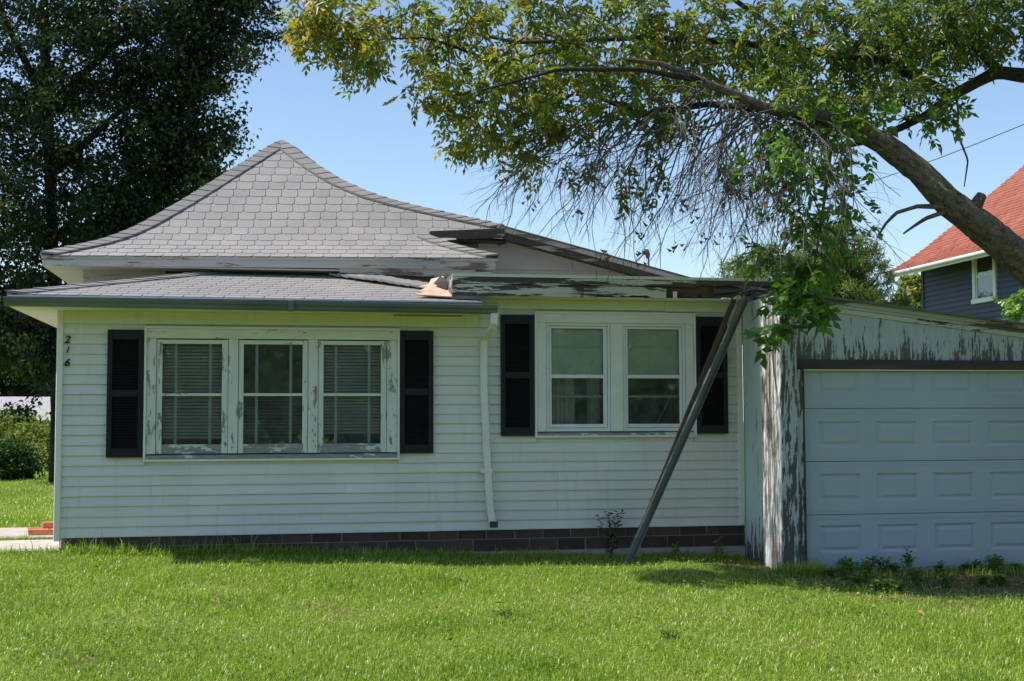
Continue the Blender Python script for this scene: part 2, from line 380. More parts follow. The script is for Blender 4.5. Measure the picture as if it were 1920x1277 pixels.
# ---- three-light wooden window
def window_frame(name, W, mat_out):
    wn = MB(); x0, x1, z0, z1 = W
    e = .022
    wn.box(x0, x0+e, -.055, .0, z0, z1); wn.box(x1-e, x1, -.055, .0, z0, z1)
    wn.box(x0+e, x1-e, -.055, .0, z0, z0+e); wn.box(x0+e, x1-e, -.055, .0, z1-e, z1)
    return wn.build(name, mat_out, H)
win1 = window_frame('window', W1, MT['trim'])
x0, x1, z0, z1 = W1
MB().box(x0+.022, x1-.022, -.040, .02, 1.992, z1-.022).build('head_casing', MT['paint_h'], win1, bevel=.003)
MB().hexa([(x0+.022, -.05, .769), (x1-.022, -.05, .769), (x1-.022, .05, .775), (x0+.022, .05, .775), (x0+.022, -.05, .805), (x1-.022, -.05, .805), (x1-.022, .05, .825), (x0+.022, .05, .825)]).build('sill', MT['paint_ww'], win1, bevel=.003)
SA = [(.955, 1.665, 1.012, 1.602), (1.765, 2.470, 1.818, 2.414), (2.572, 3.282, 2.628, 3.221)]   # sash outer, glass
edges = [x0+.022] + [e for s_ in SA for e in s_[:2]] + [x1-.022]
for a, b_ in ((edges[0], SA[0][0]), (SA[0][1], SA[1][0]), (SA[1][1], SA[2][0]), (SA[2][1], edges[-1])):
    MB().box(a+.002, b_-.002, -.037, .02, .824, 1.99).build('mullion_casing', MT['paint_w'], win1, bevel=.003)
for (a, b_, ga, gb) in SA:
    for (p, q) in ((a+.002, ga), (gb, b_-.002)): MB().box(p, q, -.022, .02, .824, 1.982).build('sash_stile', MT['paint_w'], win1, bevel=.003)
    MB().box(ga, gb, -.021, .02, 1.938, 1.98).build('top_rail', MT['paint_h'], win1, bevel=.003)
    MB().box(ga, gb, -.021, .02, .824, .918).build('bottom_rail', MT['paint_ww'], win1, bevel=.003)
    MB().box(ga, gb, -.019, .022, 1.408, 1.436).build('meeting_rail', MT['paint_h'], win1, bevel=.003)
    MB().box(ga, gb, .000, .004, .915, 1.409).build('pane', MT['glass'], win1)
    MB().box(ga, gb, .000, .004, 1.435, 1.94).build('pane', MT['glass'], win1)
# venetian blinds behind the panes
def blind(ga, gb, zb, zt, pitch_, tilt, parent, dz=0):
    mb = MB(); z = zb
    while z < zt:
        s_ = rnd.uniform(-.003, .003); hw = .017
        c_, s2 = math.cos(tilt)*hw, math.sin(tilt)*hw
        mb.add([(ga+.004, .07-c_, z-s2), (gb-.004, .07-c_, z-s2+s_), (gb-.004, .07+c_, z+s2+s_), (ga+.004, .07+c_, z+s2)], [(0, 1, 2, 3)]); z += pitch_
    o = mb.build('blind', MT['blind'], parent); o['kind'] = 'stuff'
    for fx in (.22, .80):
        x = ga+(gb-ga)*fx; MB().box(x-.014, x+.014, .045, .0475, .92, 1.94).build('blind_tape', MT['tape'], parent)
blind(1.012, 1.602, .99, 1.93, .034, R(48), win1)
blind(1.818, 2.414, .99, 1.42, .034, R(12), win1)
blind(2.628, 3.221, 1.03, 1.93, .034, R(50), win1)

# ---- double window with aluminium storms
win2 = window_frame('window', W2, MT['trim'])
x0, x1, z0, z1 = W2
ST = [(4.982, 5.688, 5.042, 5.614), (5.826, 6.532, 5.886, 6.468)]
MB().box(x0+.022, x1-.022, -.045, .02, 2.192, z1-.022).build('head_casing', MT['paint_clean'], win2, bevel=.003)
for a, b_ in ((x0+.022, ST[0][0]), (ST[0][1], ST[1][0]), (ST[1][1], x1-.022)):
    MB().box(a+.002, b_-.002, -.043, .02, 1.03, 2.19).build('mullion_casing', MT['paint_clean'], win2, bevel=.003)
MB().hexa([(x0+.022, -.05, .987), (x1-.022, -.05, .987), (x1-.022, .05, .992), (x0+.022, .05, .992), (x0+.022, -.05, 1.012), (x1-.022, -.05, 1.012), (x1-.022, .05, 1.028), (x0+.022, .05, 1.028)]).build('sill', MT['paint_ww'], win2, bevel=.003)
for (a, b_, ga, gb) in ST:
    for (p, q) in ((a+.002, a+.03), (b_-.03, b_-.002)): MB().box(p, q, -.030, .02, 1.03, 2.19).build('storm_frame', MT['alu'], win2, bevel=.002)
    MB().box(a+.03, b_-.03, -.030, .02, 2.162, 2.19).build('storm_frame', MT['alu'], win2, bevel=.002)
    MB().box(a+.03, b_-.03, -.030, .02, 1.03, 1.066).build('storm_frame', MT['alu'], win2, bevel=.002)
    for (p, q) in ((a+.034, ga), (gb, b_-.034)): MB().box(p, q, -.018, .015, 1.07, 2.158).build('sash_stile', MT['alu'], win2, bevel=.002)
    for (p, q, n_) in ((2.133, 2.158, 'top_rail'), (1.070, 1.108, 'bottom_rail'), (1.600, 1.638, 'meeting_rail')): MB().box(ga, gb, -.016, .015, p, q).build(n_, MT['alu'], win2, bevel=.002)
    MB().box(ga, gb, .000, .004, 1.107, 1.602).build('pane', MT['glass'], win2)
    MB().box(ga, gb, -.004, .000, 1.636, 2.135).build('pane', MT['glass'], win2)
    MB().box(ga, gb, .045, .065, 1.392, 1.418).build('inner_rail', MT['curtain'], win2)
    MB().box(ga, gb, .022, .032, 1.935, 1.945).build('shade_pole', MT['tape'], win2)
    mb = MB(); n = 14
    for i in range(n):
        xa, xb = ga+(gb-ga)*i/n, ga+(gb-ga)*(i+1)/n; ya, yb = .036+.003*math.sin(i*1.9), .036+.003*math.sin((i+1)*1.9)
        mb.add([(xa, ya, 1.62), (xb, yb, 1.62), (xb, yb, 2.13), (xa, ya, 2.13)], [(0, 1, 2, 3)])
    mb.build('roller_shade', MT['shade'], win2, smooth=True)
for a, b_ in ((5.05, 5.33), (5.47, 5.61)):
    mb = MB(); n = 24
    for i in range(n):
        xa, xb = a+(b_-a)*i/n, a+(b_-a)*(i+1)/n; ya, yb = .16+.018*math.sin(i*1.5), .16+.018*math.sin((i+1)*1.5)
        mb.add([(xa, ya, 1.0), (xb, yb, 1.0), (xb, yb, 1.62), (xa, ya, 1.62)], [(0, 1, 2, 3)])
    mb.build('curtain', MT['curtain'], win2, smooth=True)
# the rooms behind
MB().box(.13, 7.0, 1.45, 1.5, -.1, 2.4).box(.13, 7.0, .13, 1.45, -.15, -.1).box(.13, 7.0, .13, 1.45, 2.3, 2.4).box(4.2, 4.26, .13, 1.45, -.1, 2.3).build('interior_wall', MT['interior'], H)

# ---- shutters
SLAT = {}
def shutter(x0, x1, z0, z1, label=None):
    s_ = MB().box(x0, x0+.05, -.055, -.022, z0, z1).box(x1-.05, x1, -.055, -.022, z0, z1).box(x0+.05, x1-.05, -.055, -.022, z1-.10, z1).box(x0+.05, x1-.05, -.055, -.022, z0, z0+.09)
    zm = z0+(z1-z0)*.50
    s_.box(x0+.05, x1-.05, -.055, -.022, zm-.035, zm+.035).box(x0+.05, x1-.05, -.028, -.022, z0+.09, z1-.10)
    o = s_.build('shutter', MT['black'], H, bevel=.004)
    if 'm' not in SLAT:
        me = bpy.data.meshes.new('slat'); hw = .128
        me.from_pydata([(-hw, -.020, -.010), (hw, -.020, -.010), (hw, .004, .010), (-hw, .004, .010), (-hw, -.014, -.014), (hw, -.014, -.014), (hw, .006, .006), (-hw, .006, .006)], [], [(0, 1, 2, 3), (4, 7, 6, 5), (0, 4, 5, 1), (3, 2, 6, 7), (0, 3, 7, 4), (1, 5, 6, 2)])
        me.materials.append(MT['black']); SLAT['m'] = me
    for a, b_ in ((z0+.09, zm-.035), (zm+.035, z1-.10)):
        n = int((b_-a)/.027)
        for i in range(n): piece('slat', SLAT['m'], ((x0+x1)/2, -.031, a+(i+.5)*(b_-a)/n), o)
    return o
shutter(.478, .829, .792, 2.075); shutter(3.417, 3.768, .81, 2.092); shutter(4.486, 4.845, .985, 2.272); shutter(6.652, 7.006, .998, 2.274)

# ---- foundation
MB().box(.06, 7.19, .004, .2, -.6, -.001).build('foundation', MT['mortar'], H); fnd = bpy.context.scene.objects['foundation']
MB().box(3.0, 7.19, -.005, .034, -.6, -.232).build('footing', MT['concrete'], fnd, jit=.004)
BL = MB().box(-.146, .146, -.011, .03, -.059, .059).build('block', MT['block'], fnd, bevel=.004)
mesh_block = BL.data; bpy.data.objects.remove(BL)
for row, zc, off in ((0, -.033, 0), (1, -.160, .16), (2, -.287, .02)):
    x = .10+off
    while x < 7.1:
        if not (row == 2 and x > 2.8):
            o = piece('block', mesh_block, (min(x+.146, 7.04)+rnd.uniform(-.003, .003), .008+rnd.uniform(-.002, .002), zc), fnd)
        x += .303

# ---- gutter, downspout
mb = MB(); prof = [(-.43, 2.352), (-.435, 2.262), (-.50, 2.262), (-.515, 2.275), (-.52, 2.30), (-.545, 2.318), (-.55, 2.345), (-.543, 2.345), (-.538, 2.322), (-.513, 2.303), (-.508, 2.28), (-.497, 2.267), (-.44, 2.267), (-.436, 2.352)]
def gut(xa, xb, dza, dzb, name='gutter'):
    n = len(prof); mb = MB()
    mb.add([(xa, y, z+dza) for y, z in prof]+[(xb, y, z+dzb) for y, z in prof], [(i, (i+1) % n, n+(i+1) % n, n+i) for i in range(n)])
    return mb
gu = gut(-.43, 2.30, .004, -.012)
gu.add([(-.43, y, z+.004) for y, z in prof[:7]], [tuple(range(7))])
gut_o = gu.build('gutter', MT['gutter'], H)
g2 = gut(2.26, 4.37, -.010, -.022); g2.add([(4.37, y, z-.022) for y, z in prof[:7]], [tuple(range(7))]); g2.build('gutter', MT['gutter'], H)
MB().box(2.255, 2.31, -.556, -.43, 2.246, 2.256).box(2.255, 2.31, -.557, -.549, 2.256, 2.346).build('gutter_joint', MT['gutter'], gut_o)
for xa in (-.43, 2.305): MB().box(xa, xa+(2.68 if xa < 0 else 2.06), -.556, -.545, 2.334, 2.350).build('gutter_lip', MT['galv'], gut_o)
MB().box(-.435, -.30, -.44, 5.4, 2.30, 2.352).build('side_fascia', MT['paint_clean'], H)
MB().box(-.30, 4.22, -.43, -.41, 2.276, 2.372).build('fascia', MT['fascia'], H)
def rect_tube(pts, wx, wy):
    mb = MB(); n = len(pts)
    for p in pts: mb.v += [(p[0]-wx, p[1]-wy, p[2]), (p[0]+wx, p[1]-wy, p[2]), (p[0]+wx, p[1]+wy, p[2]), (p[0]-wx, p[1]+wy, p[2])]
    for i in range(n-1):
        for k in range(4): mb.f.append((4*i+k, 4*i+(k+1) % 4, 4*i+4+(k+1) % 4, 4*i+4+k))
    mb.f.append((3, 2, 1, 0)); return mb
ds = rect_tube([(4.302, -.062, 1.95), (4.30, -.065, 1.5), (4.335, -.066, .70), (4.362, -.067, .24), (4.382, -.085, .10), (4.392, -.12, .07)], .036, .028).build('downspout', MT['paint_clean'], H, bevel=.004)
rect_tube([(4.342, -.48, 2.27), (4.342, -.47, 2.14), (4.332, -.40, 2.09)], .038, .03).build('elbow', MT['trim'], ds, bevel=.004)
rect_tube([(4.333, -.41, 2.095), (4.322, -.28, 2.055), (4.312, -.12, 2.005)], .034, .03).build('elbow', MT['trim'], ds, bevel=.004)
rect_tube([(4.312, -.13, 2.02), (4.303, -.07, 1.985), (4.302, -.064, 1.93)], .038, .031).build('elbow', MT['trim'], ds, bevel=.004)
MB().box(4.27, 4.385, -.098, -.03, .60, .645).build('strap', MT['trim'], ds); MB().box(4.245, 4.27, -.02, -.014, .605, .64).build('strap', MT['trim'], ds)
MB().box(4.352, 4.432, -.152, -.119, .035, .098).build('outlet', MT['dark'], ds)

# ------------------------------------------------------------------ main flared roof
PY = np.array([1.244, 1.507, 1.757, 1.938, 2.177, 2.398, 2.684, 2.984, 3.362, 3.79]); PZ = np.array([2.962, 3.06, 3.165, 3.261, 3.426, 3.612, 3.856, 4.123, 4.453, 4.835])
PS = np.concatenate([[0], np.cumsum(np.hypot(np.diff(PY), np.diff(PZ)))]); SMAX = PS[-1]
UR = np.array([(2.22, 3.79), (2.471, 3.498), (2.704, 3.231), (2.965, 2.986), (3.354, 2.736), (3.741, 2.569), (4.13, 2.45), (4.645, 2.294), (4.92, 2.215)])   # upper right hip X, Y
def yz(s): return np.interp(s, PS, PY), np.interp(s, PS, PZ)
def xl(s): y, _ = yz(s); return -.39+(y-1.244)*(2.61/2.546)
SA_ = float(np.interp(1.984, PY, PS))
def xr(s):
    y, _ = yz(s)
    if s < SA_: return 4.70-(y-1.244)*(.73/.74)
    if y < 2.215: return 4.93
    return float(np.interp(y, UR[::-1, 1], UR[::-1, 0]))
def surf(x, s, h=0):
    y, z = yz(s); y2, z2 = yz(min(s+.02, SMAX)); y1, z1 = yz(max(s-.02, 0))
    d = math.hypot(y2-y1, z2-z1); ny_, nz_ = -(z2-z1)/d, (y2-y1)/d
    sag = .014*(x+.4) - .012*math.sin(x*1.3)*math.sin(s*1.1)
    return (x, y+ny_*h, z+sag+nz_*h)
roof = None
mb = MB(); ns = 40
svals = sorted(set(list(np.linspace(0, SMAX-.005, ns))+[SA_-.001, SA_+.001]))
for s0, s1 in zip(svals[:-1], svals[1:]):
    a0, b0, a1, b1 = xl(s0), xr(s0), xl(s1), xr(s1)
    for i in range(8):
        f0, f1 = i/8, (i+1)/8
        mb.add([surf(a0+(b0-a0)*f0, s0), surf(a0+(b0-a0)*f1, s0), surf(a1+(b1-a1)*f1, s1), surf(a1+(b1-a1)*f0, s1)], [(0, 1, 2, 3)])
# left, right and back slopes (turned away from the photograph)
pk = (2.22, 3.79, 4.86)
for s0, s1 in zip(svals[:-1], svals[1:]):
    (y0_, z0_), (y1_, z1_) = yz(s0), yz(s1); L0, L1 = xl(s0), xl(s1); d0, d1 = 2*3.79-y0_, 2*3.79-y1_
    mb.add([(L0, y0_, z0_), (L1, y1_, z1_), (L1, d1, z1_), (L0, d0, z0_)], [(0, 1, 2, 3)])
    R0 = min(4.44-L0, xr(s0))-.02; R1 = min(4.44-L1, xr(s1))-.02
    if s0 > SA_: mb.add([(xr(s0), y0_, z0_+.03), (R0, d0, z0_-.05), (R1, d1, z1_-.05), (xr(s1), y1_, z1_+.03)], [(0, 1, 2, 3)])
    else: mb.add([(xr(s0), y0_, z0_+.05), (xr(s0), 4, z0_+.05), (xr(s1), 4, z1_+.05), (xr(s1), y1_, z1_+.05)], [(0, 1, 2, 3)])
    mb.add([(L0, d0, z0_), (L1, d1, z1_), (R1, d1, z1_), (R0, d0, z0_)], [(0, 1, 2, 3)])
roof = mb.build('roof', MT['deck'], H)

def clip(poly, f):      # keep f(p) >= 0
    out = []
    for i in range(len(poly)):
        p, q = poly[i], poly[(i+1) % len(poly)]; a, b_ = f(p), f(q)
        if a >= 0: out.append(p)
        if a*b_ < 0: k = a/(a-b_); out.append((p[0]+(q[0]-p[0])*k, p[1]+(q[1]-p[1])*k))
    return out
EX = .178; TW = .197
def course_tabs(srow, ex, tw, L, Rr, off, gap=.006):
    """tab outlines (x, s) for one course, clipped to the two hips"""
    out = []; x = L(srow)-tw*1.5+off; top = srow+ex+.02
    while x < Rr(srow)+tw:
        a, b_ = x+gap/2, x+tw-gap/2; r_ = .04; dj = rnd.uniform(-.006, .006); s0 = srow+dj
        poly = [(a+r_, s0), (b_-r_, s0+rnd.uniform(-.003, .003)), (b_-.011, s0+.012), (b_, s0+r_), (b_, top), (a, top), (a, s0+r_), (a+.011, s0+.012)]
        la, lb = L(srow), L(top); ra, rb = Rr(srow), Rr(top)
        poly = clip(poly, lambda p: p[0]-(la+(lb-la)*(p[1]-srow)/(top-srow)))
        if len(poly) > 2: poly = clip(poly, lambda p: (ra+(rb-ra)*(p[1]-srow)/(top-srow))-p[0])
        if len(poly) > 2:
            ar = .5*abs(sum(poly[i][0]*poly[(i+1) % len(poly)][1]-poly[(i+1) % len(poly)][0]*poly[i][1] for i in range(len(poly))))
            if ar > .0015: out.append((poly, s0, top))
        x += tw
    return out
def tab_mesh(mb, poly, s0, top, sf, lift=.0055):
    n = len(poly)
    tv = [sf(p[0], min(p[1], SMAX-.004) if sf is surf else p[1], .004+lift*max(0, 1-(p[1]-s0)/(top-s0))) for p in poly]
    bv = [sf(p[0], min(p[1], SMAX-.004) if sf is surf else p[1], .001) for p in poly]
    mb.add(tv+bv, [tuple(range(n))]+[(i, n+i, n+(i+1) % n, (i+1) % n) for i in range(n)])
row = 0; s = .0
while s < SMAX-.03:
    ex = EX if s > 0 else EX
    for poly, s0, top in course_tabs(s, ex, TW, xl, xr, (row % 2)*TW*.5+rnd.uniform(-.02, .02)):
        mb = MB(); tab_mesh(mb, poly, s0, min(top, SMAX-.004), surf); mb.build('shingle', MT['shingle'], roof)
    s += ex; row += 1
# hip caps
def caps(path, wv, n, name, parent, mat, step=.155, up_=(0, 0, 1), lift=.03, taper=0):
    """folded cap shingles along a polyline; wv = two half-width vectors"""
    P = np.array(path); L = np.concatenate([[0], np.cumsum(np.linalg.norm(np.diff(P, axis=0), axis=1))]); tot = L[-1]
    k = int(tot/step); objs = []
    for i in range(k+1):
        a, b_ = i*tot/(k+1), min((i+1.25)*tot/(k+1), tot)
        pa = np.array([np.interp(a, L, P[:, j]) for j in range(3)]); pb = np.array([np.interp(b_, L, P[:, j]) for j in range(3)])
        ja = rnd.uniform(-.004, .004)
        h0, h1 = lift+ja, lift-.012
        w0, w1 = np.array(wv[0]), np.array(wv[1]); u = np.array(up_)
        ka = min(1, (tot-a)/taper+.12) if taper else 1; kb = min(1, (tot-b_)/taper+.12) if taper else 1
        h0 -= .03*(1-ka); h1 -= .03*(1-kb)
        q = [pa+w0*ka+u*(h0-.012), pa+u*h0, pa+w1*ka+u*(h0-.012), pb+w0*kb+u*(h1-.012), pb+u*h1, pb+w1*kb+u*(h1-.012)]
        lo = [p-u*.022 for p in q]
        MB().add([tuple(p) for p in q+lo], [(0, 3, 4, 1), (1, 4, 5, 2), (6, 7, 10, 9), (7, 8, 11, 10), (0, 1, 7, 6), (1, 2, 8, 7), (0, 6, 9, 3), (2, 5, 11, 8), (3, 9, 10, 4), (4, 10, 11, 5)]).build(name, mat, parent)
pl = [surf(xl(s_), s_) for s_ in np.linspace(0, SMAX-.01, 30)]
caps(pl, ((.17, 0, -.004), (.0, .16, -.004)), 0, 'hip_cap', roof, MT['cap'], lift=.058, taper=.26)
pr_ = [surf(xr(s_), s_) for s_ in np.linspace(float(np.interp(2.215, PY, PS)), SMAX-.01, 30)]
caps(pr_, ((-.17, -.02, -.02), (.10, .12, -.03)), 0, 'hip_cap', roof, MT['cap'], lift=.062, taper=.26)
pr2 = [surf(xr(s_), s_) for s_ in np.linspace(0, SA_-.01, 14)]
caps(pr2, ((-.16, 0, -.004), (.0, .14, -.004)), 0, 'hip_cap', roof, MT['cap'], lift=.055)

# eave fascia, soffit, walls of the main house
def xz_board(xa, xb, y, th, z0a, z1a, z0b, z1b):
    return MB().hexa([(xa, y-th, z0a), (xb, y-th, z0b), (xb, y, z0b), (xa, y, z0a), (xa, y-th, z1a), (xb, y-th, z1b), (xb, y, z1b), (xa, y, z1a)])
xz_board(-.385, 4.69, 1.262, .012, 2.938, 2.966, 3.000, 3.032).build('drip_edge', MT['fascia'], H)
xz_board(-.375, 4.66, 1.285, .022, 2.862, 2.937, 2.905, 2.999).build('fascia', MT['fascia'], H)
xz_board(-.36, 4.40, 1.275, .03, 2.74, 2.86, 2.78, 2.903).build('frieze_board', MT['fascia'], H) if False else None
MB().box(-.375, -.35, 1.29, 6.2, 2.86, 2.95).build('side_fascia', MT['paint_clean'], H)
MB().box(-.35, 4.62, 1.29, 1.70, 2.862, 2.875).box(-.35, .0, 1.70, 6.2, 2.862, 2.875).build('soffit', MT['paint_clean'], H)
MB().box(.0, 4.55, 1.70, 1.8, 2.2, 2.9).box(.0, .1, 1.8, 6, 0, 2.9).build('upper_wall', MT['fascia'], H)
xz_board(2.86, 4.43, 1.30, .016, 2.84, 2.90, 2.80, 2.925).build('trim_board', MT['fascia'], H)
MB().box(.9, 2.95, 1.62, 1.70, 2.842, 2.905).build('rotten_trim', MT['rotten'], H, jit=.006)

# right-hand addition: level eave, rake, wall and louvre
xz_board(3.98, 4.90, 2.0, .025, 3.335, 3.445, 3.385, 3.50).build('fascia', MT['weathered'], H)
MB().box(3.98, 4.95, 2.005, 2.24, 3.34, 3.35).build('soffit', MT['weathered'], H)
rkL, rkR = (4.88, 3.515), (7.30, 2.905); dz_ = (rkR[1]-rkL[1])
def rk(x): return rkL[1]+dz_*(x-rkL[0])/(rkR[0]-rkL[0])
xz_board(4.86, 7.3, 2.0, .022, rk(4.86)-.055, rk(4.86), rk(7.3)-.055, rk(7.3)).build('rake_trim', MT['fascia'], H)
xz_board(4.88, 7.3, 2.012, .016, rk(4.88)-.135, rk(4.88)-.056, rk(7.3)-.135, rk(7.3)-.056).build('rake_board', MT['weathered'], H)
MB().hexa([(4.84, 1.975, rk(4.84)+.001), (7.32, 1.975, rk(7.32)+.001), (7.32, 6.5, rk(7.32)+.001), (4.84, 6.5, rk(4.84)+.001), (4.84, 1.975, rk(4.84)+.022), (7.32, 1.975, rk(7.32)+.022), (7.32, 6.5, rk(7.32)+.022), (4.84, 6.5, rk(4.84)+.022)]).build('addition_roof', MT['deck'], H, jit=.004)
for k, (za, zb) in enumerate(((2.4, 2.70), (2.704, 3.02), (3.024, 3.30), (3.304, 3.52))):
    top = lambda x, q: min(q, rk(x)-.12 if x > 4.9 else 3.4)
    xs = np.linspace(3.9, 7.25, 24); mb = MB()
    for a, b_ in zip(xs[:-1], xs[1:]):
        ta, tb = top(a, zb), top(b_, zb)
        if ta <= za and tb <= za: continue
        mb.add([(a, 2.25, za), (b_, 2.25, za), (b_, 2.25, max(tb, za)), (a, 2.25, max(ta, za)), (a, 2.27, za), (b_, 2.27, za)], [(0, 1, 2, 3), (0, 4, 5, 1)])
    if mb.v: mb.build('gable_board', MT['gable'], H)
MB().box(3.9, 7.25, 2.275, 2.3, 2.3, 2.9).build('gable_backing', MT['deck'], H)
lv = MB().box(4.40, 4.61, 2.235, 2.249, 3.18, 3.38).build('louvre_vent', MT['dark'], H)
for i in range(6): MB().hexa([(4.41, 2.215, 3.19+i*.031), (4.60, 2.215, 3.19+i*.031), (4.60, 2.236, 3.205+i*.031), (4.41, 2.236, 3.205+i*.031), (4.41, 2.215, 3.197+i*.031), (4.60, 2.215, 3.197+i*.031), (4.60, 2.236, 3.212+i*.031), (4.41, 2.236, 3.212+i*.031)]).build('slat', MT['fascia'], lv)

# ------------------------------------------------------------------ porch roof
QY0, QY1, QZ0, QZ1 = -.45, 1.62, 2.376, 2.858
QS = math.hypot(QY1-QY0, QZ1-QZ0); qn = ((-(QZ1-QZ0))/QS, (QY1-QY0)/QS)
def psurf(x, s_, h=0):
    f = s_/QS; z = QZ0+(QZ1-QZ0)*f - .012*max(0, min(1, (x-.0)/4))*(1-f) - .02*math.sin(max(0, f)*math.pi)*math.exp(-((x-3.2)/.9)**2)
    return (x, QY0+(QY1-QY0)*f+qn[0]*h, z+qn[1]*h)
def pxl(s_): return -.42+(s_/QS)*(1.53+.42)
def pxr(s_):
    f = s_/QS; return 4.20-.30*min(1, f/.45) if f < .45 else 3.90-(f-.45)/.55*1.05
mb = MB(); sv = np.linspace(0, QS, 16)
for s0, s1 in zip(sv[:-1], sv[1:]):
    for i in range(10):
        f0, f1 = i/10, (i+1)/10
        mb.add([psurf(pxl(s0)+(pxr(s0)-pxl(s0))*f0, s0), psurf(pxl(s0)+(pxr(s0)-pxl(s0))*f1, s0), psurf(pxl(s1)+(pxr(s1)-pxl(s1))*f1, s1), psurf(pxl(s1)+(pxr(s1)-pxl(s1))*f0, s1)], [(0, 1, 2, 3)])
for s0, s1 in zip(sv[:-1], sv[1:]):
    p, q = psurf(pxl(s0), s0), psurf(pxl(s1), s1)
    mb.add([p, q, (q[0], 5, q[2]), (p[0], 5, p[2])], [(0, 1, 2, 3)])
proof = mb.build('porch_roof', MT['deck'], H)
mb = MB(); row = 0; s = 0.0; pex = .155
while s < QS-.02:
    for poly, s0, top in course_tabs(s, pex, TW, pxl, pxr, (row % 2)*TW*.5+rnd.uniform(-.02, .02)):
        poly = [(p[0], min(p[1], QS)) for p in poly]; tab_mesh(mb, poly, s0, top, psurf, .004)
    s += pex; row += 1
o = mb.build('shingle_courses', MT['shingle'], proof); o['kind'] = 'stuff'
caps([psurf(pxl(s_), s_) for s_ in np.linspace(0, QS, 12)], ((.16, 0, -.002), (.0, .14, -.004)), 0, 'hip_cap', proof, MT['cap'], lift=.04)
cp = [np.array(q) for q in ((2.80, 1.50, 2.855), (3.0, 1.32, 2.815), (3.25, 1.08, 2.765), (3.5, .85, 2.70), (3.68, .68, 2.655), (3.80, .58, 2.635))]
caps(cp, ((-.06, -.15, -.03), (.08, .12, .03)), 0, 'hip_cap', proof, MT['cap'], step=.13)
MB().box(-.41, 4.22, -.462, -.432, 2.352, 2.372).build('drip_edge', MT['alu'], H)
# torn corner with bare sheathing
mb = MB()
mb.add([(3.60, -.10, 2.50), (3.98, -.14, 2.475), (3.93, .15, 2.62), (3.86, .45, 2.66), (3.66, .35, 2.60), (3.72, .10, 2.575)], [(0, 1, 2), (0, 2, 5), (5, 2, 3, 4)])
mb.add([(3.72, .10, 2.57), (3.93, .05, 2.60), (3.915, .28, 2.71), (3.80, .40, 2.69)], [(0, 1, 2, 3)])
mb.add([(3.55, -.25, 2.455), (3.93, -.33, 2.43), (3.97, -.16, 2.485), (3.70, -.08, 2.51)], [(0, 1, 2, 3)])
o = mb.build('torn_sheathing', MT['tan'], proof); sm = o.modifiers.new('thick', 'SOLIDIFY'); sm.thickness = .012
MB().add([(3.78, .05, 2.60), (3.90, -.05, 2.53), (3.94, -.02, 2.63), (3.86, .12, 2.69)], [(0, 1, 2, 3)]).build('torn_flap', MT['dark'], proof)
xz_board(3.92, 4.26, -.36, .01, 2.40, 2.437, 2.40, 2.437).build('flashing', MT['galv'], H)

# ------------------------------------------------------------------ flat roof with its rotten boxed eave
fr = MB().box(3.93, 7.55, -.375, 2.24, 2.646, 2.664).build('flat_roof', MT['deck'], H, jit=.003)
MB().box(3.92, 7.56, -.385, -.375, 2.636, 2.666).build('drip_edge', MT['paint_clean'], fr)
def ragged(xa, xb, y, th, z0, z1, n, amp, name, mat):
    mb = MB(); xs = np.linspace(xa, xb, n)
    lo = [z0+(rnd.uniform(0, amp) if 0 < i < n-1 else 0) for i in range(n)]
    for i in range(n-1):
        mb.hexa([(xs[i], y-th, lo[i]), (xs[i+1], y-th, lo[i+1]), (xs[i+1], y, lo[i+1]), (xs[i], y, lo[i]), (xs[i], y-th, z1), (xs[i+1], y-th, z1), (xs[i+1], y, z1), (xs[i], y, z1)])
    return mb.build(name, mat, fr)
ragged(3.925, 6.55, -.35, .022, 2.562, 2.634, 40, .006, 'fascia_board', MT['parapet'])
ragged(6.552, 7.55, -.35, .018, 2.575, 2.634, 16, .02, 'fascia_board', MT['weathered'])
ragged(3.925, 5.32, -.345, .018, 2.438, 2.559, 24, .004, 'fascia_board', MT['parapet'])
ragged(5.323, 6.22, -.342, .018, 2.440, 2.557, 18, .03, 'fascia_board', MT['parapet'])
ragged(6.0, 7.52, -.315, .022, 2.440, 2.60, 34, .05, 'rotten_board', MT['rotten'])
MB().box(6.30, 6.345, -.345, -.338, 2.44, 2.52).build('paint_scrap', MT['paint_clean'], fr, jit=.008)
MB().box(3.925, 3.945, -.35, 1.6, 2.44, 2.634).build('end_board', MT['parapet'], fr)
MB().box(3.945, 7.5, -.315, .01, 2.437, 2.447).build('soffit', MT['paint_clean'], fr)
xz_board(6.75, 7.55, -.36, .03, 2.50, 2.545, 2.545, 2.575).build('loose_board', MT['weathered'], fr, jit=.006)
xz_board(7.18, 7.54, -.33, .02, 2.44, 2.57, 2.46, 2.57).build('loose_board', MT['weathered'], fr)

# ------------------------------------------------------------------ the garage
G = thing('garage', 'attached single-storey garage with peeling white paint and wide panelled door', 'garage', (9.8, -1.0, -.36))
def grz(x): return 2.378-.115*(x-7.86)
gw = MB()
gw.add([(7.2, -1.0, 1.76), (12.6, -1.0, 1.76), (12.6, -1.0, grz(12.6)-.02), (7.2, -1.0, grz(7.2)-.02), (7.2, -.9, 1.76), (12.6, -.9, 1.76), (12.6, -.9, grz(12.6)-.02), (7.2, -.9, grz(7.2)-.02)], [(0, 1, 2, 3), (4, 7, 6, 5), (0, 4, 5, 1), (1, 5, 6, 2), (0, 3, 7, 4)])
gw.box(12.4, 12.6, -1.0, 4.5, -.6, 1.759); gw.box(7.2, 7.345, -1.10, -1.001, -.6, 2.40)
gw.build('front_wall', MT['garage'], G)
sidew = MB().box(7.2, 7.25, -.985, -.0, -.6, 2.03).build('side_wall', MT['garage_side'], G)
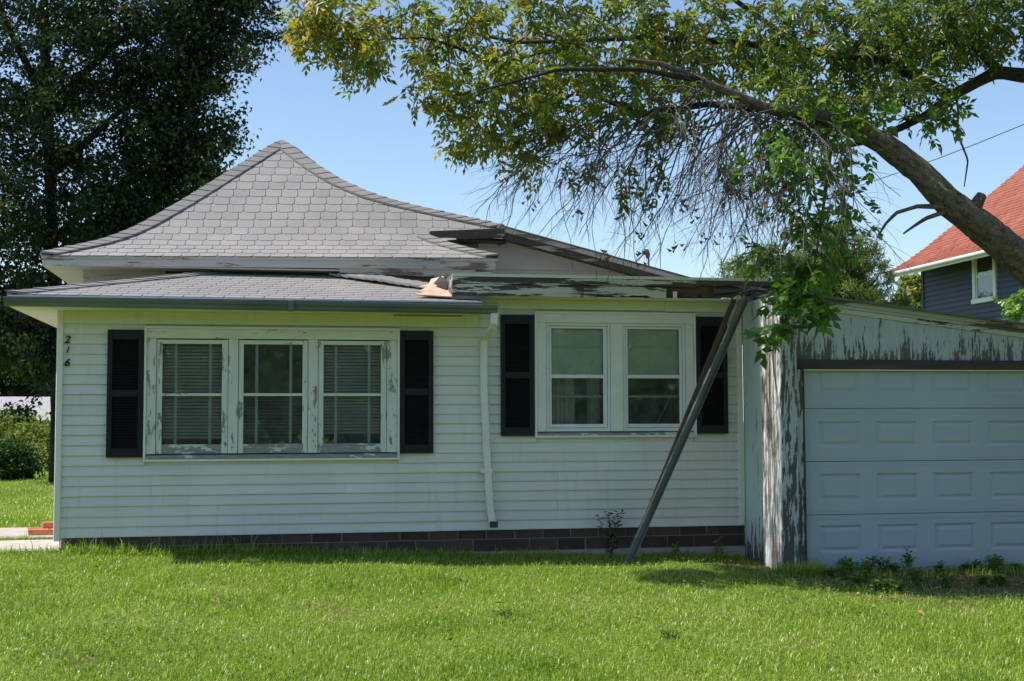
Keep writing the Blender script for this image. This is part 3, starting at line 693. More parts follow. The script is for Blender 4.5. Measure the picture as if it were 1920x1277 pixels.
MB().box(7.196, 7.25, -.985, -.0, 2.035, 2.43).build('side_panel', MT['garage_side'], sidew)
MB().box(7.178, 7.199, -1.10, -.60, -.6, 2.40).build('corner_post', MT['corner'], G, jit=.004, bevel=.004)
MB().box(7.185, 7.355, -1.118, -1.101, -.6, 2.41).build('corner_board', MT['jamb'], G, jit=.003, bevel=.004)
MB().box(7.360, 7.468, -1.045, -.93, -.6, 1.663).build('jamb', MT['header'], G, bevel=.004)
MB().box(7.37, 7.44, -1.052, -1.046, -.6, 1.66).build('jamb_trim', MT['jamb'], G, jit=.002)
MB().box(7.357, 12.4, -1.045, -.93, 1.665, 1.762).build('header', MT['header'], G, bevel=.005, jit=.003)
MB().box(7.47, 12.4, -1.03, -.93, 1.652, 1.664).build('weather_strip', MT['trim'], G)
for a, b_, yy, th, mt in ((.0, .045, -1.06, .06, 'fascia'), (.046, .075, -1.04, .04, 'fascia'), (.076, .125, -1.02, .02, 'jamb')):
    xz_board(7.2, 12.7, yy+th, th, grz(7.2)-b_, grz(7.2)-a, grz(12.7)-b_, grz(12.7)-a).build('rake_board', MT['rake'] if mt == 'fascia' else MT['parapet'], G)
MB().hexa([(7.22, -1.11, grz(7.22)+.001), (12.75, -1.11, grz(12.75)+.001), (12.75, 4.6, grz(12.75)+.001), (7.22, 4.6, grz(7.22)+.001), (7.22, -1.11, grz(7.22)+.02), (12.75, -1.11, grz(12.75)+.02), (12.75, 4.6, grz(12.75)+.02), (7.22, 4.6, grz(7.22)+.02)]).build('roof', MT['deck'], G, jit=.003)
# door: four sections of raised panels
dY = -.965; lines = [-.42, .170, .715, 1.262, 1.80]
door = MB().box(7.46, 12.4, dY+.03, dY+.045, -.42, 1.66).build('garage_door', MT['door'], G)
PWD, PIT, PX0 = .468, .638, 7.642
pz = [(-.222, .062), (.305, .590), (.862, 1.130), (1.412, 1.66)]
npan = 7
def panel_mesh(wd, ht):
    me = bpy.data.meshes.new('panel'); hw, hh = wd/2, ht/2
    rings = [(0, 0), (.022, .014), (.034, .014), (.062, .002), (.070, .002)]
    v_ = []; f_ = []
    for ins, dep in rings: v_ += [(-hw+ins, dep, -hh+ins), (hw-ins, dep, -hh+ins), (hw-ins, dep, hh-ins), (-hw+ins, dep, hh-ins)]
    for k in range(len(rings)-1):
        for j in range(4): f_.append((4*k+j, 4*k+(j+1) % 4, 4*k+4+(j+1) % 4, 4*k+4+j))
    f_.append(tuple(4*(len(rings)-1)+j for j in range(4)))
    me.from_pydata(v_, [], f_); me.materials.append(MT['door']); return me
for k in range(4):
    z0, z1 = lines[k]+.004, min(lines[k+1]-.004, 1.66); pa, pb = pz[k]; mb = MB()
    mb.box(7.475, 12.39, dY, dY+.03, z0, pa); 
    if z1 > pb+.001: mb.box(7.475, 12.39, dY, dY+.03, pb, z1)
    xs = [7.475]
    for i in range(npan): xs += [PX0+i*PIT, PX0+i*PIT+PWD]
    xs.append(12.39)
    for a, b_ in zip(xs[::2], xs[1::2]): mb.box(a, b_, dY, dY+.03, pa+.0001, pb-.0001)
    mb.box(7.475, 12.39, dY-.004, dY-.0005, z0+.028, z0+.040); mb.box(7.475, 12.39, dY-.004, dY-.0005, z1-.045, z1-.034) if k < 3 else None
    mb.build('door_section', MT['door'], door)
    me = panel_mesh(PWD, pb-pa if k < 3 else .29)
    for i in range(npan): piece('panel', me, (PX0+i*PIT+PWD/2, dY, (pa+pb)/2 if k < 3 else pa+.145), door)

# ------------------------------------------------------------------ props leaning under the eave
def channel(p0, p1, width, flange, th, name):
    p0, p1 = np.array(p0), np.array(p1); d = (p1-p0)/np.linalg.norm(p1-p0)
    n_ = np.array([.12, -1, 0.]); n_ -= d*(n_@d); n_ /= np.linalg.norm(n_); u = np.cross(d, n_)
    w2 = width/2
    prof_ = [(-w2, -flange), (-w2, 0), (w2, 0), (w2, -flange), (w2-th, -flange), (w2-th, -th), (-w2+th, -th), (-w2+th, -flange)]
    mb = MB(); k = len(prof_)
    for p in (p0, p1): mb.v += [tuple(p+u*a-n_*b_) for a, b_ in prof_]
    mb.f = [(i, (i+1) % k, k+(i+1) % k, k+i) for i in range(k)]+[(0, 1, 6, 7), (1, 2, 5, 6), (2, 3, 4, 5)]
    return mb.build(name, MT['galv'])
tag(channel((5.675, -.56, -.38), (7.085, -.41, 2.47), .080, .045, .006, 'steel_channel'), 'grey steel channel leaning against the eave beside the double window', 'metal prop')
p0, p1 = np.array((5.76, -.40, -.34)), np.array((6.985, -.33, 2.44)); d = (p1-p0)/np.linalg.norm(p1-p0); u = np.cross(d, (0, -1., 0)); u /= np.linalg.norm(u); n_ = np.cross(u, d)
mb = MB(); mb.hexa([tuple(p+u*a+n_*b_) for p in (p0, p1) for a, b_ in ((-.026, -.018), (.026, -.018), (.026, .018), (-.026, .018))])
tag(mb.build('timber_prop', MT['wood'], bevel=.004), 'brown wooden board leaning just behind the grey steel channel', 'wooden board')

# ------------------------------------------------------------------ slabs and bricks at the left corner
def slab(name, pts, z, th, label):
    me = MB().prism([(x, y, z) for x, y in pts], (0, 0, -th)).build(name, MT['concrete'], bevel=.02)
    return tag(me, label, 'paving')
slab('paving_slab', [(-2.6, .02), (.05, -.07), (.09, .42), (-.02, .98), (-2.6, 1.0)], -.095, .15, 'pale concrete slab nearest the lawn, at the left house corner')
slab('paving_slab', [(-2.6, 1.42), (-.02, 1.38), (-.02, 2.62), (-2.6, 2.62)], -.085, .15, 'pale concrete slab behind, with the loose bricks on it')
def brick(loc, rz, label, tilt=0):
    o = MB().box(-.105, .105, -.05, .05, -.032, .032).build('brick', MT['brick'], bevel=.007, jit=.003)
    o.location = loc; o.rotation_euler = (tilt, 0, rz); tag(o, label, 'brick', 'loose bricks by the house corner')
zb = -.085+.033
brick((-.40, 1.50, zb), R(8), 'leftmost red brick in the front row by the house corner')
brick((-.17, 1.49, zb), R(-4), 'red brick in the front row, touching the house corner')
brick((-.44, 1.72, zb), R(20), 'weathered red brick behind the front row, at the left')
brick((-.20, 1.70, zb), R(3), 'red brick behind the front row, next to the house wall')
brick((-.27, 1.92, zb), R(70), 'farthest red brick, lying crosswise behind the others')
brick((-.27, 1.60, zb+.066), R(14), 'single red brick lying on top of the small pile')

# ------------------------------------------------------------------ service mast and wires
SM = thing('service_mast', 'grey electric service mast with hooked weatherhead above the low roof', 'mast', (7.0, 3.0, 2.7))
MB().tube([(7.02, 3, 2.6), (7.02, 3, 3.31)], .022, 8).build('conduit', MT['galv'], SM, smooth=True)
MB().tube([(7.02, 3, 3.30), (7.02, 3, 3.35), (7.0, 2.98, 3.385), (6.965, 2.95, 3.385), (6.945, 2.93, 3.355)], [.024, .036, .04, .036, .03], 8).build('weatherhead', MT['galv'], SM, smooth=True)
for k in range(2):
    a = np.array((6.95, 2.94, 3.355)); b_ = np.array((6.70-.05*k, 3.2, 3.18-.03*k))
    MB().tube([a+(b_-a)*t_+np.array((0, 0, -.05*math.sin(t_*math.pi))) for t_ in np.linspace(0, 1, 6)], .008, 5).build('lead_wire', MT['wire'], SM)
a, b_ = at(1560, 365, 9.0), at(2150, 132, 2.0)
tag(MB().tube([a+(b_-a)*t_-np.array((0, 0, .10*math.sin(t_*math.pi))) for t_ in np.linspace(-.35, 1.3, 14)], .007, 5).build('overhead_wire', MT['wire']), 'thin dark overhead wire crossing the sky at the right', 'wire')

# ------------------------------------------------------------------ red roofed house behind
RH = thing('neighbour_house', 'dark navy clapboard house with red shingle roof behind the garage', 'house', (24, 14, -.5))
ex, ey0, ey1, ez = 19.72, 4.0, 21.45, 5.42
rx = 26.5; rz_ = ez+(rx-ex)*.80
def rs(x, flare=True): 
    u_ = x-ex; return ez+.80*u_-.28*(1-math.exp(-u_/.8))+.0
xs = [ex+(rx-ex)*(i/26)**1.0 for i in range(27)]
mb = MB()
for a, b_ in zip(xs[:-1], xs[1:]):
    mb.add([(a, ey0, rs(a)-.03), (a, ey1, rs(a)-.03), (b_, ey1, rs(b_)-.03), (b_, ey0, rs(b_)-.03)], [(3, 2, 1, 0)])
    mb.add([(2*rx-a, ey0, rs(a)-.03), (2*rx-a, ey1, rs(a)-.03), (2*rx-b_, ey1, rs(b_)-.03), (2*rx-b_, ey0, rs(b_)-.03)], [(0, 1, 2, 3)])
rr = mb.build('roof', MT['red'], RH)
mb = MB()      # courses of tabs as real laps
nrow = 46
for i in range(nrow):
    a = ex+(rx-ex)*i/nrow; b_ = ex+(rx-ex)*(i+1.1)/nrow; y = 12.0+rnd.uniform(0, .3)
    while y < ey1-.02:
        wy = rnd.choice((.3, .3, .36, .45)); y2 = min(y+wy, ey1); h = rnd.choice((.012, .024, .03))
        mb.add([(a, y, rs(a)+h), (a, y2-.01, rs(a)+h), (b_, y2-.01, rs(b_)-.012), (b_, y, rs(b_)-.012), (a, y, rs(a)-.02), (a, y2-.01, rs(a)-.02)], [(3, 2, 1, 0), (0, 1, 5, 4), (1, 2, 5), (0, 4, 3)]); y = y2
o = mb.build('shingle_courses', MT['red'], rr); o['kind'] = 'stuff'
MB().box(ex-.02, ex+.02, ey0, ey1, ez-.20, ez-.03).build('fascia', MT['alu'], RH)
MB().tube([(ex-.09, ey0, ez-.10), (ex-.09, ey1+.05, ez-.10)], .055, 8).build('gutter', MT['alu'], RH, smooth=True)
MB().add([(ex+.03, ey0+.4, ez-.10), (20.7, ey0+.4, rs(20.7)-.09), (20.7, ey1, rs(20.7)-.09), (ex+.03, ey1, ez-.10)], [(0, 1, 2, 3)]).build('soffit', MT['navy'], RH)
nw = MB().box(20.62, 32.4, ey0+.5, 21.0, -.6, 5.8).build('wall', MT['navy'], RH)
hw_ = (17.25, 18.12, 4.36, 5.75)
z = 2.0
while z < 5.8:
    sp = [(4.6, 21.0)] if not (z+.14 > hw_[2]-.1) else [(4.6, hw_[0]-.14), (hw_[1]+.14, 21.0)]
    for a, b_ in sp:
        MB().add([(20.585, a, z), (20.585, b_, z), (20.612, b_, z+.14), (20.612, a, z+.14), (20.62, a, z), (20.62, b_, z)], [(3, 2, 1, 0), (0, 1, 5, 4)]).build('siding_board', MT['navy'], nw)
    z += .14
MB().box(20.57, 20.64, 20.95, 21.06, -.6, 5.8).build('corner_trim', MT['navy'], RH)
wn = MB().box(20.606, 20.618, hw_[0], hw_[1], hw_[2]-.02, 5.75).build('window', MT['dark'], RH)
for a, b_ in ((hw_[0]-.13, hw_[0]), (hw_[1], hw_[1]+.13)): MB().box(20.55, 20.62, a, b_, hw_[2]-.02, 5.75).build('casing', MT['alu'], wn)
MB().box(20.52, 20.62, hw_[0]-.17, hw_[1]+.17, hw_[2]-.14, hw_[2]-.02).build('sill', MT['alu'], wn)
MB().box(20.58, 20.62, hw_[0], hw_[1], 4.90, 4.98).build('meeting_rail', MT['alu'], wn)
MB().box(20.585, 20.619, hw_[0], hw_[0]+.05, hw_[2]-.02, 5.75).box(20.585, 20.619, hw_[1]-.05, hw_[1], hw_[2]-.02, 5.75).build('sash_stile', MT['alu'], wn)
MB().box(20.598, 20.602, hw_[0]+.05, hw_[1]-.05, hw_[2], 4.90).build('pane', MT['glass'], wn); MB().box(20.598, 20.602, hw_[0]+.05, hw_[1]-.05, 4.98, 5.75).build('pane', MT['glass'], wn)
MB().tube([(ex-.05, 21.35, ez-.15), (20.2, 21.35, ez-.5), (20.0, 21.5, 1.5)], .05, 8).build('downspout', MT['alu'], RH, smooth=True)

# ------------------------------------------------------------------ ranch house far left
RA = thing('ranch_house', 'low grey-roofed ranch house far behind the hedge', 'house', (-13, 58, -1.3))
MB().box(-24, -6.0, 56, 64, -1.6, 1.25).build('wall', MT['ranch'], RA)
MB().add([(-25, 55.3, 1.25), (-5.4, 55.3, 1.25), (-5.4, 60, 2.55), (-25, 60, 2.55), (-5.4, 64.7, 1.25), (-25, 64.7, 1.25), (-25, 55.3, 1.1), (-5.4, 55.3, 1.1)], [(0, 1, 2, 3), (3, 2, 4, 5), (6, 7, 1, 0), (1, 4, 2), (0, 3, 5)]).build('roof', MT['ranch_roof'], RA)
for x in (-8.9, -9.9, -12.5, -15.5):
    f_ = MB().box(x-.5, x+.5, 55.93, 56, .0, 1.0).build('window', MT['alu'], RA); MB().box(x-.43, x+.43, 55.9, 55.93, .07, .93).build('pane', MT['dark'], f_)

# ------------------------------------------------------------------ foliage tools
def unit(a): return a/(np.linalg.norm(a, axis=-1, keepdims=True)+1e-9)
def leaf_mesh(P, D, Nn, L, Wd, fold=.18, mid=.42):
    """kite leaves with a folded midrib: P base, D direction, Nn blade normal"""
    n = len(P); D = unit(D); S = unit(np.cross(D, Nn)); Nn = np.cross(S, D); L = np.broadcast_to(L, n)[:, None]; Wd = np.broadcast_to(Wd, n)[:, None]
    tip = P+D*L-Nn*L*.10; m1 = P+D*L*mid+S*Wd*.5+Nn*Wd*fold; m2 = P+D*L*mid-S*Wd*.5+Nn*Wd*fold
    V = np.stack([P, m1, tip, m2], 1).reshape(-1, 3); b_ = np.arange(n)[:, None]*4
    F = np.concatenate([b_+np.array([[0, 1, 2]]), b_+np.array([[0, 2, 3]])], 1).reshape(-1, 3)
    return V, F
def ell_points(ells, n, shell=.0):
    """points in world ellipsoids (c, r, weight)"""
    wts = np.array([e[2] for e in ells], float); wts /= wts.sum(); cnt = rng.multinomial(n, wts); out = []
    for (c_, r_, _), k in zip(ells, cnt):
        d_ = unit(rng.normal(size=(k, 3))); rad = rng.uniform(shell, 1, (k, 1))**(1/3); out.append(np.array(c_)+d_*rad*np.array(r_))
    return np.concatenate(out)
def frusta(P0, P1, R0, R1, n=4):
    d_ = unit(P1-P0); a = np.where(np.abs(d_[:, 2:3]) < .9, np.array([[0, 0, 1.]]), np.array([[1., 0, 0]])); u = unit(np.cross(d_, a)); w_ = np.cross(d_, u)
    t_ = 2*np.pi*np.arange(n)/n; ring = u[:, None]*np.cos(t_)[None, :, None]+w_[:, None]*np.sin(t_)[None, :, None]
    V = np.concatenate([P0[:, None]+ring*R0[:, None, None], P1[:, None]+ring*R1[:, None, None]], 1).reshape(-1, 3)
    b_ = (np.arange(len(P0))*2*n)[:, None, None]; k = np.arange(n)
    q = np.stack([k, (k+1) % n, n+(k+1) % n, n+k], -1)[None]
    return V, (b_+q).reshape(-1, 4)
def densify(pts, rad, step):
    P = np.array(pts, float); L = np.concatenate([[0], np.cumsum(np.linalg.norm(np.diff(P, axis=0), axis=1))]); k = max(2, int(L[-1]/step)); t_ = np.linspace(0, L[-1], k)
    return np.stack([np.interp(t_, L, P[:, j]) for j in range(3)], -1), np.interp(t_, L, rad)
def grow(paths, attr, step=.16, rt_=.0032, jit=.05, sag=.0):
    pos = np.zeros((len(attr)*14+4000, 3)); par = -np.ones(len(pos), int); fix = np.zeros(len(pos)); n = 0
    for pts, rad in paths:
        p, r_ = densify(pts, rad, step)
        for i in range(len(p)): pos[n] = p[i]; par[n] = n-1 if i else -1; fix[n] = r_[i]; n += 1
    nt_ = n; d0 = np.min(np.linalg.norm(attr[:, None]-pos[None, :nt_], axis=2), axis=1); tips = np.zeros(len(attr), int); outd = np.zeros((len(attr), 3))
    for j in np.argsort(d0):
        a = attr[j]; dd = np.linalg.norm(pos[:n]-a, axis=1); i = int(np.argmin(dd)); D_ = dd[i]; k = max(1, int(math.ceil(D_/step)))
        if n+k >= len(pos): break
        p0 = pos[i].copy(); prev = i
        for q in range(1, k+1):
            f_ = q/k; p = p0+(a-p0)*f_+rng.normal(size=3)*jit*(1 if q < k else 0)*min(1, D_)-np.array((0, 0, sag*math.sin(f_*math.pi)*D_))
            pos[n] = p; par[n] = prev; prev = n; n += 1
        tips[j] = prev; outd[j] = a-p0
    cnt = np.zeros(n); cnt[tips[tips > 0]] = 1
    for i in range(n-1, -1, -1):
        if par[i] >= 0: cnt[par[i]] += cnt[i]
    r_ = rt_*np.maximum(cnt, 1)**.45; r_[:nt_] = fix[:nt_]
    idx = np.arange(nt_, n); p_ = par[idx]
    rp = np.minimum(r_[p_], r_[idx]*1.35)
    return frusta(pos[p_], pos[idx], rp, r_[idx], 5), unit(outd), pos[:n]
def rough_tube(pts, rad, name, mat, parent, n=14, step=.10, amp=.05, bark=False):
    p, r_ = densify(pts, rad, step); mb = MB(); mb.tube(p, r_, n)
    nv = []; nk = len(p)//4+3; rg = rng.normal(size=(nk, n))
    if bark: rg = rg*.8+np.sign(np.sin(np.arange(n)*1.57+.4))[None]*.9*(rng.random((nk, n)) < .8)
    for i, q in enumerate(mb.v):
        k = i//n; c_ = p[min(k, len(p)-1)]; d_ = np.array(q)-c_; ph = i % n
        f_ = 1+amp*(math.sin(k*.9+ph*2.1)+.7*math.sin(k*.37+ph*1.3+1)+rnd.uniform(-.6, .6)) if not bark else 1+amp*((1-(k % 4)/4)*rg[k//4, (ph+k//5) % n]+(k % 4)/4*rg[k//4+1, (ph+k//5) % n]+1.6*math.sin(k*.11+ph*.3)); nv.append(tuple(c_+d_*f_))
    mb.v = nv; return mb.build(name, mat, parent, smooth=True)

# ------------------------------------------------------------------ the leaning ash tree on the right
trunk_px = [(2340, 1075, .30), (2290, 950, .25), (2170, 780, .225), (2030, 600, .215), (1920, 492, .215), (1845, 430, .21), (1780, 380, .20), (1725, 322, .165), (1655, 268, .15), (1590, 236, .125), (1520, 214, .11), (1440, 205, .092), (1380, 178, .075), (1310, 150, .058), (1240, 120, .045), (1160, 110, .03)]
TY = -1.9
T0 = [at(x, y, TY) for x, y, r_ in trunk_px]; TR = [r_*(.74 if x > 1700 else .66 if x > 1500 else .55) for x, y, r_ in trunk_px]
AT = thing('ash_tree', 'leaning ash tree whose yellow-green crown overhangs the flat roof from the right', 'tree', tuple(T0[0]))
rough_tube(T0, TR, 'trunk', MT['bark'], AT, n=40, step=.035, amp=.046, bark=True)
limb_px = [[(2030, 600, .16, -1.85), (2050, 330, .14, -1.5), (1990, 150, .12, -1.3), (1870, 135, .105, -1.2), (1785, 178, .09, -1.1), (1660, 115, .075, -1.0), (1510, 95, .062, -.9), (1385, 80, .055, -.8), (1210, 70, .045, -.7), (1090, 76, .035, -.6), (970, 80, .028, -.5), (850, 55, .018, -.4)],
           [(1440, 205, .07, -1.9), (1330, 195, .05, -1.5), (1200, 215, .04, -1.2), (1090, 170, .028, -.9), (980, 220, .018, -.8)],
           [(1785, 178, .08, -1.1), (1730, 220, .06, -1.3), (1640, 262, .05, -1.6), (1560, 280, .03, -1.7)],
           [(1310, 150, .05, -1.9), (1200, 130, .035, -2.2), (1050, 130, .025, -2.4), (900, 170, .016, -2.5)],
           [(1510, 95, .05, -.9), (1350, -20, .04, -.4), (1100, -60, .03, 0), (850, -40, .02, .2)],
           [(1870, 135, .08, -1.2), (1750, -10, .06, -.9), (1600, -120, .05, -.7), (1400, -180, .03, -.5)],
           [(1090, 76, .03, -.6), (940, 120, .022, -1.0), (800, 70, .016, -1.1), (690, 75, .010, -1.2), (590, 70, .006, -1.2)]]
paths = [(T0[4:], TR[4:])]
for lp in limb_px:
    pts = [at(x, y, Y) for x, y, r_, Y in lp]; rr_ = [q[2]*.66 for q in lp]; paths.append((pts, rr_))
    rough_tube(pts, rr_, 'limb', MT['limb_bark'], AT, n=9, amp=.07)
for lp in ([(1778, 388, .03), (1720, 387, .022), (1680, 399, .018), (1660, 420, .014), (1645, 446, .008)], [(1775, 396, .026), (1735, 410, .02), (1712, 425, .015), (1694, 438, .009)], [(1822, 398, .07), (1838, 372, .06), (1842, 366, .05)], [(1790, 172, .016), (1797, 205, .014), (1795, 250, .012), (1815, 300, .01), (1808, 350, .006)]):
    rough_tube([at(x, y, TY-.05 if lp[0][1] > 300 else -1.1) for x, y, _ in lp], [q[2] for q in lp], 'dead_branch', MT['bark'], AT, n=7, step=.05)
def E(px, py, rxp, ryp, wt, Y, ry_):
    c_ = at(px, py, Y); k = (Y+13.66)/math.cos(yaw)/FPX; return (c_, (rxp*k, ry_, ryp*k), wt)
crown = [E(620, 28, 75, 32, 1.3, -1.2, .5), E(592, 72, 48, 18, .7, -1.2, .3), E(680, 105, 55, 28, .8, -1.2, .4), E(760, 55, 100, 65, 2.0, -1.0, .7), E(800, 170, 62, 42, 1.1, -1.1, .5), E(880, 100, 110, 100, 3.2, -1, 1.0),
         E(885, 245, 52, 42, 1.0, -.9, .5), E(960, 195, 100, 85, 3.0, -1.0, 1.0), E(1000, 55, 150, 80, 3.2, -.8, 1.3), E(975, 290, 50, 28, .6, -1, .4), E(1080, 175, 100, 90, 2.6, -1.1, 1.1), E(1085, 318, 38, 18, .22, -1, .3),
         E(1180, 60, 150, 75, 2.6, -.9, 1.3), E(1240, 190, 100, 70, 1.2, -1.4, 1.0), E(1350, 75, 150, 85, 2.6, -.9, 1.3), E(1430, 180, 90, 60, 1.2, -1.6, .9), E(1540, 80, 150, 90, 3.0, -1.2, 1.2), E(1570, 190, 85, 60, 1.5, -1.6, .7),
         E(1700, 50, 150, 75, 2.8, -1.2, 1.2), E(1850, 50, 100, 70, 2.2, -1.3, 1.0), E(1690, 150, 90, 60, 1.2, -1.5, .7), E(1200, 330, 60, 50, .22, -1.2, .5), E(1330, 360, 60, 60, .25, -1.4, .5), E(1750, 215, 40, 25, .3, -1.6, .3),
         E(900, -130, 220, 90, 2.2, -.6, 1.3), E(1300, -150, 260, 100, 3.0, -.6, 1.5), E(1750, -150, 260, 110, 3.2, -.8, 1.5), E(2050, 40, 120, 120, 1.6, -1.2, 1.2), E(1225, 250, 70, 45, .35, -1.3, .5)]
crown = [(c_, r_, w_*(.62 if i < 7 else 1)) for i, (c_, r_, w_) in enumerate(crown)]
atr = ell_points(crown, 1850)
# the sun reaches the garage corner through a gap in the crown
kk = (7.2-atr[:, 0])/.541; hy, hz = atr[:, 1]-.063*kk, atr[:, 2]-.839*kk
gap_ = (kk > 0) & (hy > -1.2) & (hy < -.5) & (hz > -.6) & (hz < 2.6)
# and lights the trunk
tq, _ = densify(T0[3:8], TR[3:8], .1)
rel = atr[:, None]-tq[None]; al = rel@np.array(sun_to); dist = np.linalg.norm(rel-al[..., None]*np.array(sun_to), axis=2); dist[al < 0] = 9
gap2 = dist.min(1) < .30
g0 = (atr[:, 2]+.45)/.839; sx, sy = atr[:, 0]+.541*g0, atr[:, 1]-.063*g0; gap3 = (sx > 6) & (sx < 10.8) & (sy > -3.6) & (sy < -1)
rl = atr-np.array((7.0, -2.1, 2.7)); al2 = rl@np.array(sun_to); gap4 = (np.linalg.norm(rl-al2[:, None]*np.array(sun_to), axis=1) < .42) & (al2 > 0)
atr = atr[~(gap4 & (rng.random(len(atr)) < .75)) & ~(gap3 & (rng.random(len(atr)) < .38)) & ~(gap_ & (rng.random(len(atr)) < .88)) & ~(gap2 & (rng.random(len(atr)) < .75))]
(bv, bf), od, npos = grow(paths, atr, .15, .0030, .045)
fast_mesh('branches', bv, bf, MT['twig'], AT, smooth=True)
def sprays(A, od, per, nl, Lr, Ll, Wl, droop=.35):
    n = len(A)*per; A2 = np.repeat(A, per, 0); O2 = np.repeat(od, per, 0)
    d_ = unit(O2*.5+rng.normal(size=(n, 3))*.75+np.array((0, 0, -droop))); s0 = A2-d_*.05+rng.normal(size=(n, 3))*.075
    up_ = unit(np.array((0, 0, 1.))+rng.normal(size=(n, 3))*.55); side = unit(np.cross(d_, up_)); up_ = np.cross(side, d_)
    lr = rng.uniform(.75, 1.2, n)*Lr; tint0 = rng.normal(size=n)
    Pl, Dl, Nl, Tl = [], [], [], []
    for k in range(nl):
        if k == nl-1: off = 1.0; sd = 0
        else: off = .3+.7*(k//2)/max(1, (nl-1)//2); sd = 1 if k % 2 else -1
        p = s0+d_*(lr*off)[:, None]-np.array((0, 0, 1))*(lr*off**2*.25)[:, None]
        Pl.append(p); Dl.append(d_*(.75 if sd else 1)+side*sd*.75+rng.normal(size=(n, 3))*.22-np.array((0, 0, .22))); Nl.append(up_+rng.normal(size=(n, 3))*.35); Tl.append(tint0)
    P, D, Nn, T_ = map(np.concatenate, (Pl, Dl, Nl, Tl)); m_ = len(P)
    V, F = leaf_mesh(P, D, Nn, Ll*rng.uniform(.7, 1.2, m_), Wl*rng.uniform(.75, 1.2, m_))
    return V, F, P, T_
V, F, P, T_ = sprays(atr, od, 5, 7, .17, .088, .034)
# leaves yellow towards the outer end of the crown
pxs = P[:, 0]; tint = np.clip(.55+.24*np.clip((5.2-pxs)/4.5, -.8, 1)+.14*T_+.07*rng.normal(size=len(P)), 0, .98)
pt = rng.random(len(P)) < .012; tint[pt] = 1.0
fast_mesh('crown', V, F, MT['ash_leaf'], AT, np.repeat(tint, 4))
# bare drooping twigs under the limbs
def bare(starts, n, lmin, lmax, dirv, r0, sub=4):
    P0, P1, R0, R1, tips = [], [], [], [], []
    def walk(p, d_, L, r_, depth):
        k = max(3, int(L/.07)); st = L/k
        for i in range(k):
            d_ = unit(d_+rng.normal(size=3)*.13+np.array((0, 0, -.055))); q = p+d_*st; ra, rb = r_*(1-i/k*.7), r_*(1-(i+1)/k*.7)
            P0.append(p); P1.append(q); R0.append(ra); R1.append(rb); p = q
            if depth < 2 and i > k*.2 and rng.random() < .42:
                walk(p, unit(d_+rng.normal(size=3)*.6+np.array((-.15, 0, 0))), L*(1-i/k)*rng.uniform(.4, .8)+.06, rb*.65, depth+1)
        tips.append(p)
    for _ in range(n):
        s_ = starts[rng.integers(len(starts))]; walk(s_+rng.normal(size=3)*.05*(len(starts) > 1), unit(np.array(dirv)+rng.normal(size=3)*.33), rng.uniform(lmin, lmax), r0*rng.uniform(.7, 1.2), 0)
    V, F = frusta(np.array(P0), np.array(P1), np.array(R0), np.array(R1), 4); return V, F, np.array(tips)
ds_, _ = densify([at(x, y, Y) for x, y, Y in ((1130, 195, -1.0), (1200, 215, -1.2), (1330, 200, -1.5), (1440, 215, -1.9), (1520, 230, -1.9))], [1]*5, .05)
V, F, tp = bare(ds_, 74, .8, 2.0, (-.75, -.1, -.50), .009)
fast_mesh('bare_twigs', V, F, MT['twig'], AT)
ds2, _ = densify([at(x, y, Y) for x, y, Y in ((1300, 160, -1.6), (1420, 215, -1.9), (1530, 230, -1.9), (1600, 250, -1.9))], [1]*4, .05)
V, F, tp2 = bare(ds2, 58, .7, 1.75, (-.42, -.15, -.72), .009)
fast_mesh('bare_twigs', V, F, MT['twig'], AT)
allt = np.concatenate([tp, tp2]); pick = allt[rng.permutation(len(allt))[:26]]
mb = MB()
for q in pick:
    for _ in range(9):
        c_ = q+rng.normal(size=3)*.045; a_ = rng.normal(size=3)*.018; b_ = np.array((0, 0, -.035))
        mb.add([c_-a_*.4, c_+a_, c_+b_, c_-a_], [(0, 1, 2), (0, 2, 3)])
o = mb.build('seed_clusters', MT['seed'], AT); o['kind'] = 'stuff'
# broad glossy leaves low down, hanging past the garage corner
low = [E(1460, 312, 95, 45, 2.6, -2.2, .4), E(1580, 320, 55, 55, 1.6, -2.1, .4), E(1495, 410, 70, 50, 1.6, -2.1, .4), E(1540, 480, 60, 50, 1.0, -2.0, .4), E(1600, 430, 40, 50, .5, -2.0, .3), E(1440, 470, 25, 30, .3, -2.1, .2), E(1520, 235, 90, 45, 1.5, -2.0, .4), E(1640, 210, 60, 40, .7, -1.9, .3), E(1765, 215, 35, 22, .4, -1.8, .2),
       E(1500, 552, 48, 36, 1.2, -2.1, .3), E(1455, 618, 34, 14, .7, -2.1, .15), E(1520, 600, 30, 25, .5, -2.1, .2), E(1490, 520, 30, 20, .5, -2.0, .2)]
a2 = ell_points(low, 160)
lowpath = [([at(1560, 262, -1.8), at(1545, 380, -2.0), at(1530, 480, -2.05), at(1512, 560, -2.1), at(1480, 615, -2.1)], [.02, .016, .012, .008, .004]), ([at(1525, 520, -2.05), at(1534, 620, -2.1), at(1505, 668, -2.1)], [.008, .006, .004])]
for p_, r_ in lowpath: rough_tube(p_, r_, 'limb', MT['twig'], AT, n=6, amp=.04)
(bv, bf), od2, _ = grow([(T0[7:13], TR[7:13])]+lowpath, a2, .12, .003, .05)
fast_mesh('branches', bv, bf, MT['twig'], AT, smooth=True)
V, F, P, T_ = sprays(a2, od2, 3, 5, .12, .092, .052, .25)
near_ = np.repeat(P[:, 2] < 2.75, 4); ctr = np.repeat(P, 4, 0); V = np.where(near_[:, None], ctr+(V-ctr)*1.35, V)
fast_mesh('crown', V, F, MT['big_leaf'], AT, np.repeat(np.clip(.60+.2*T_+.1*rng.normal(size=len(P)), 0, 1), 4))
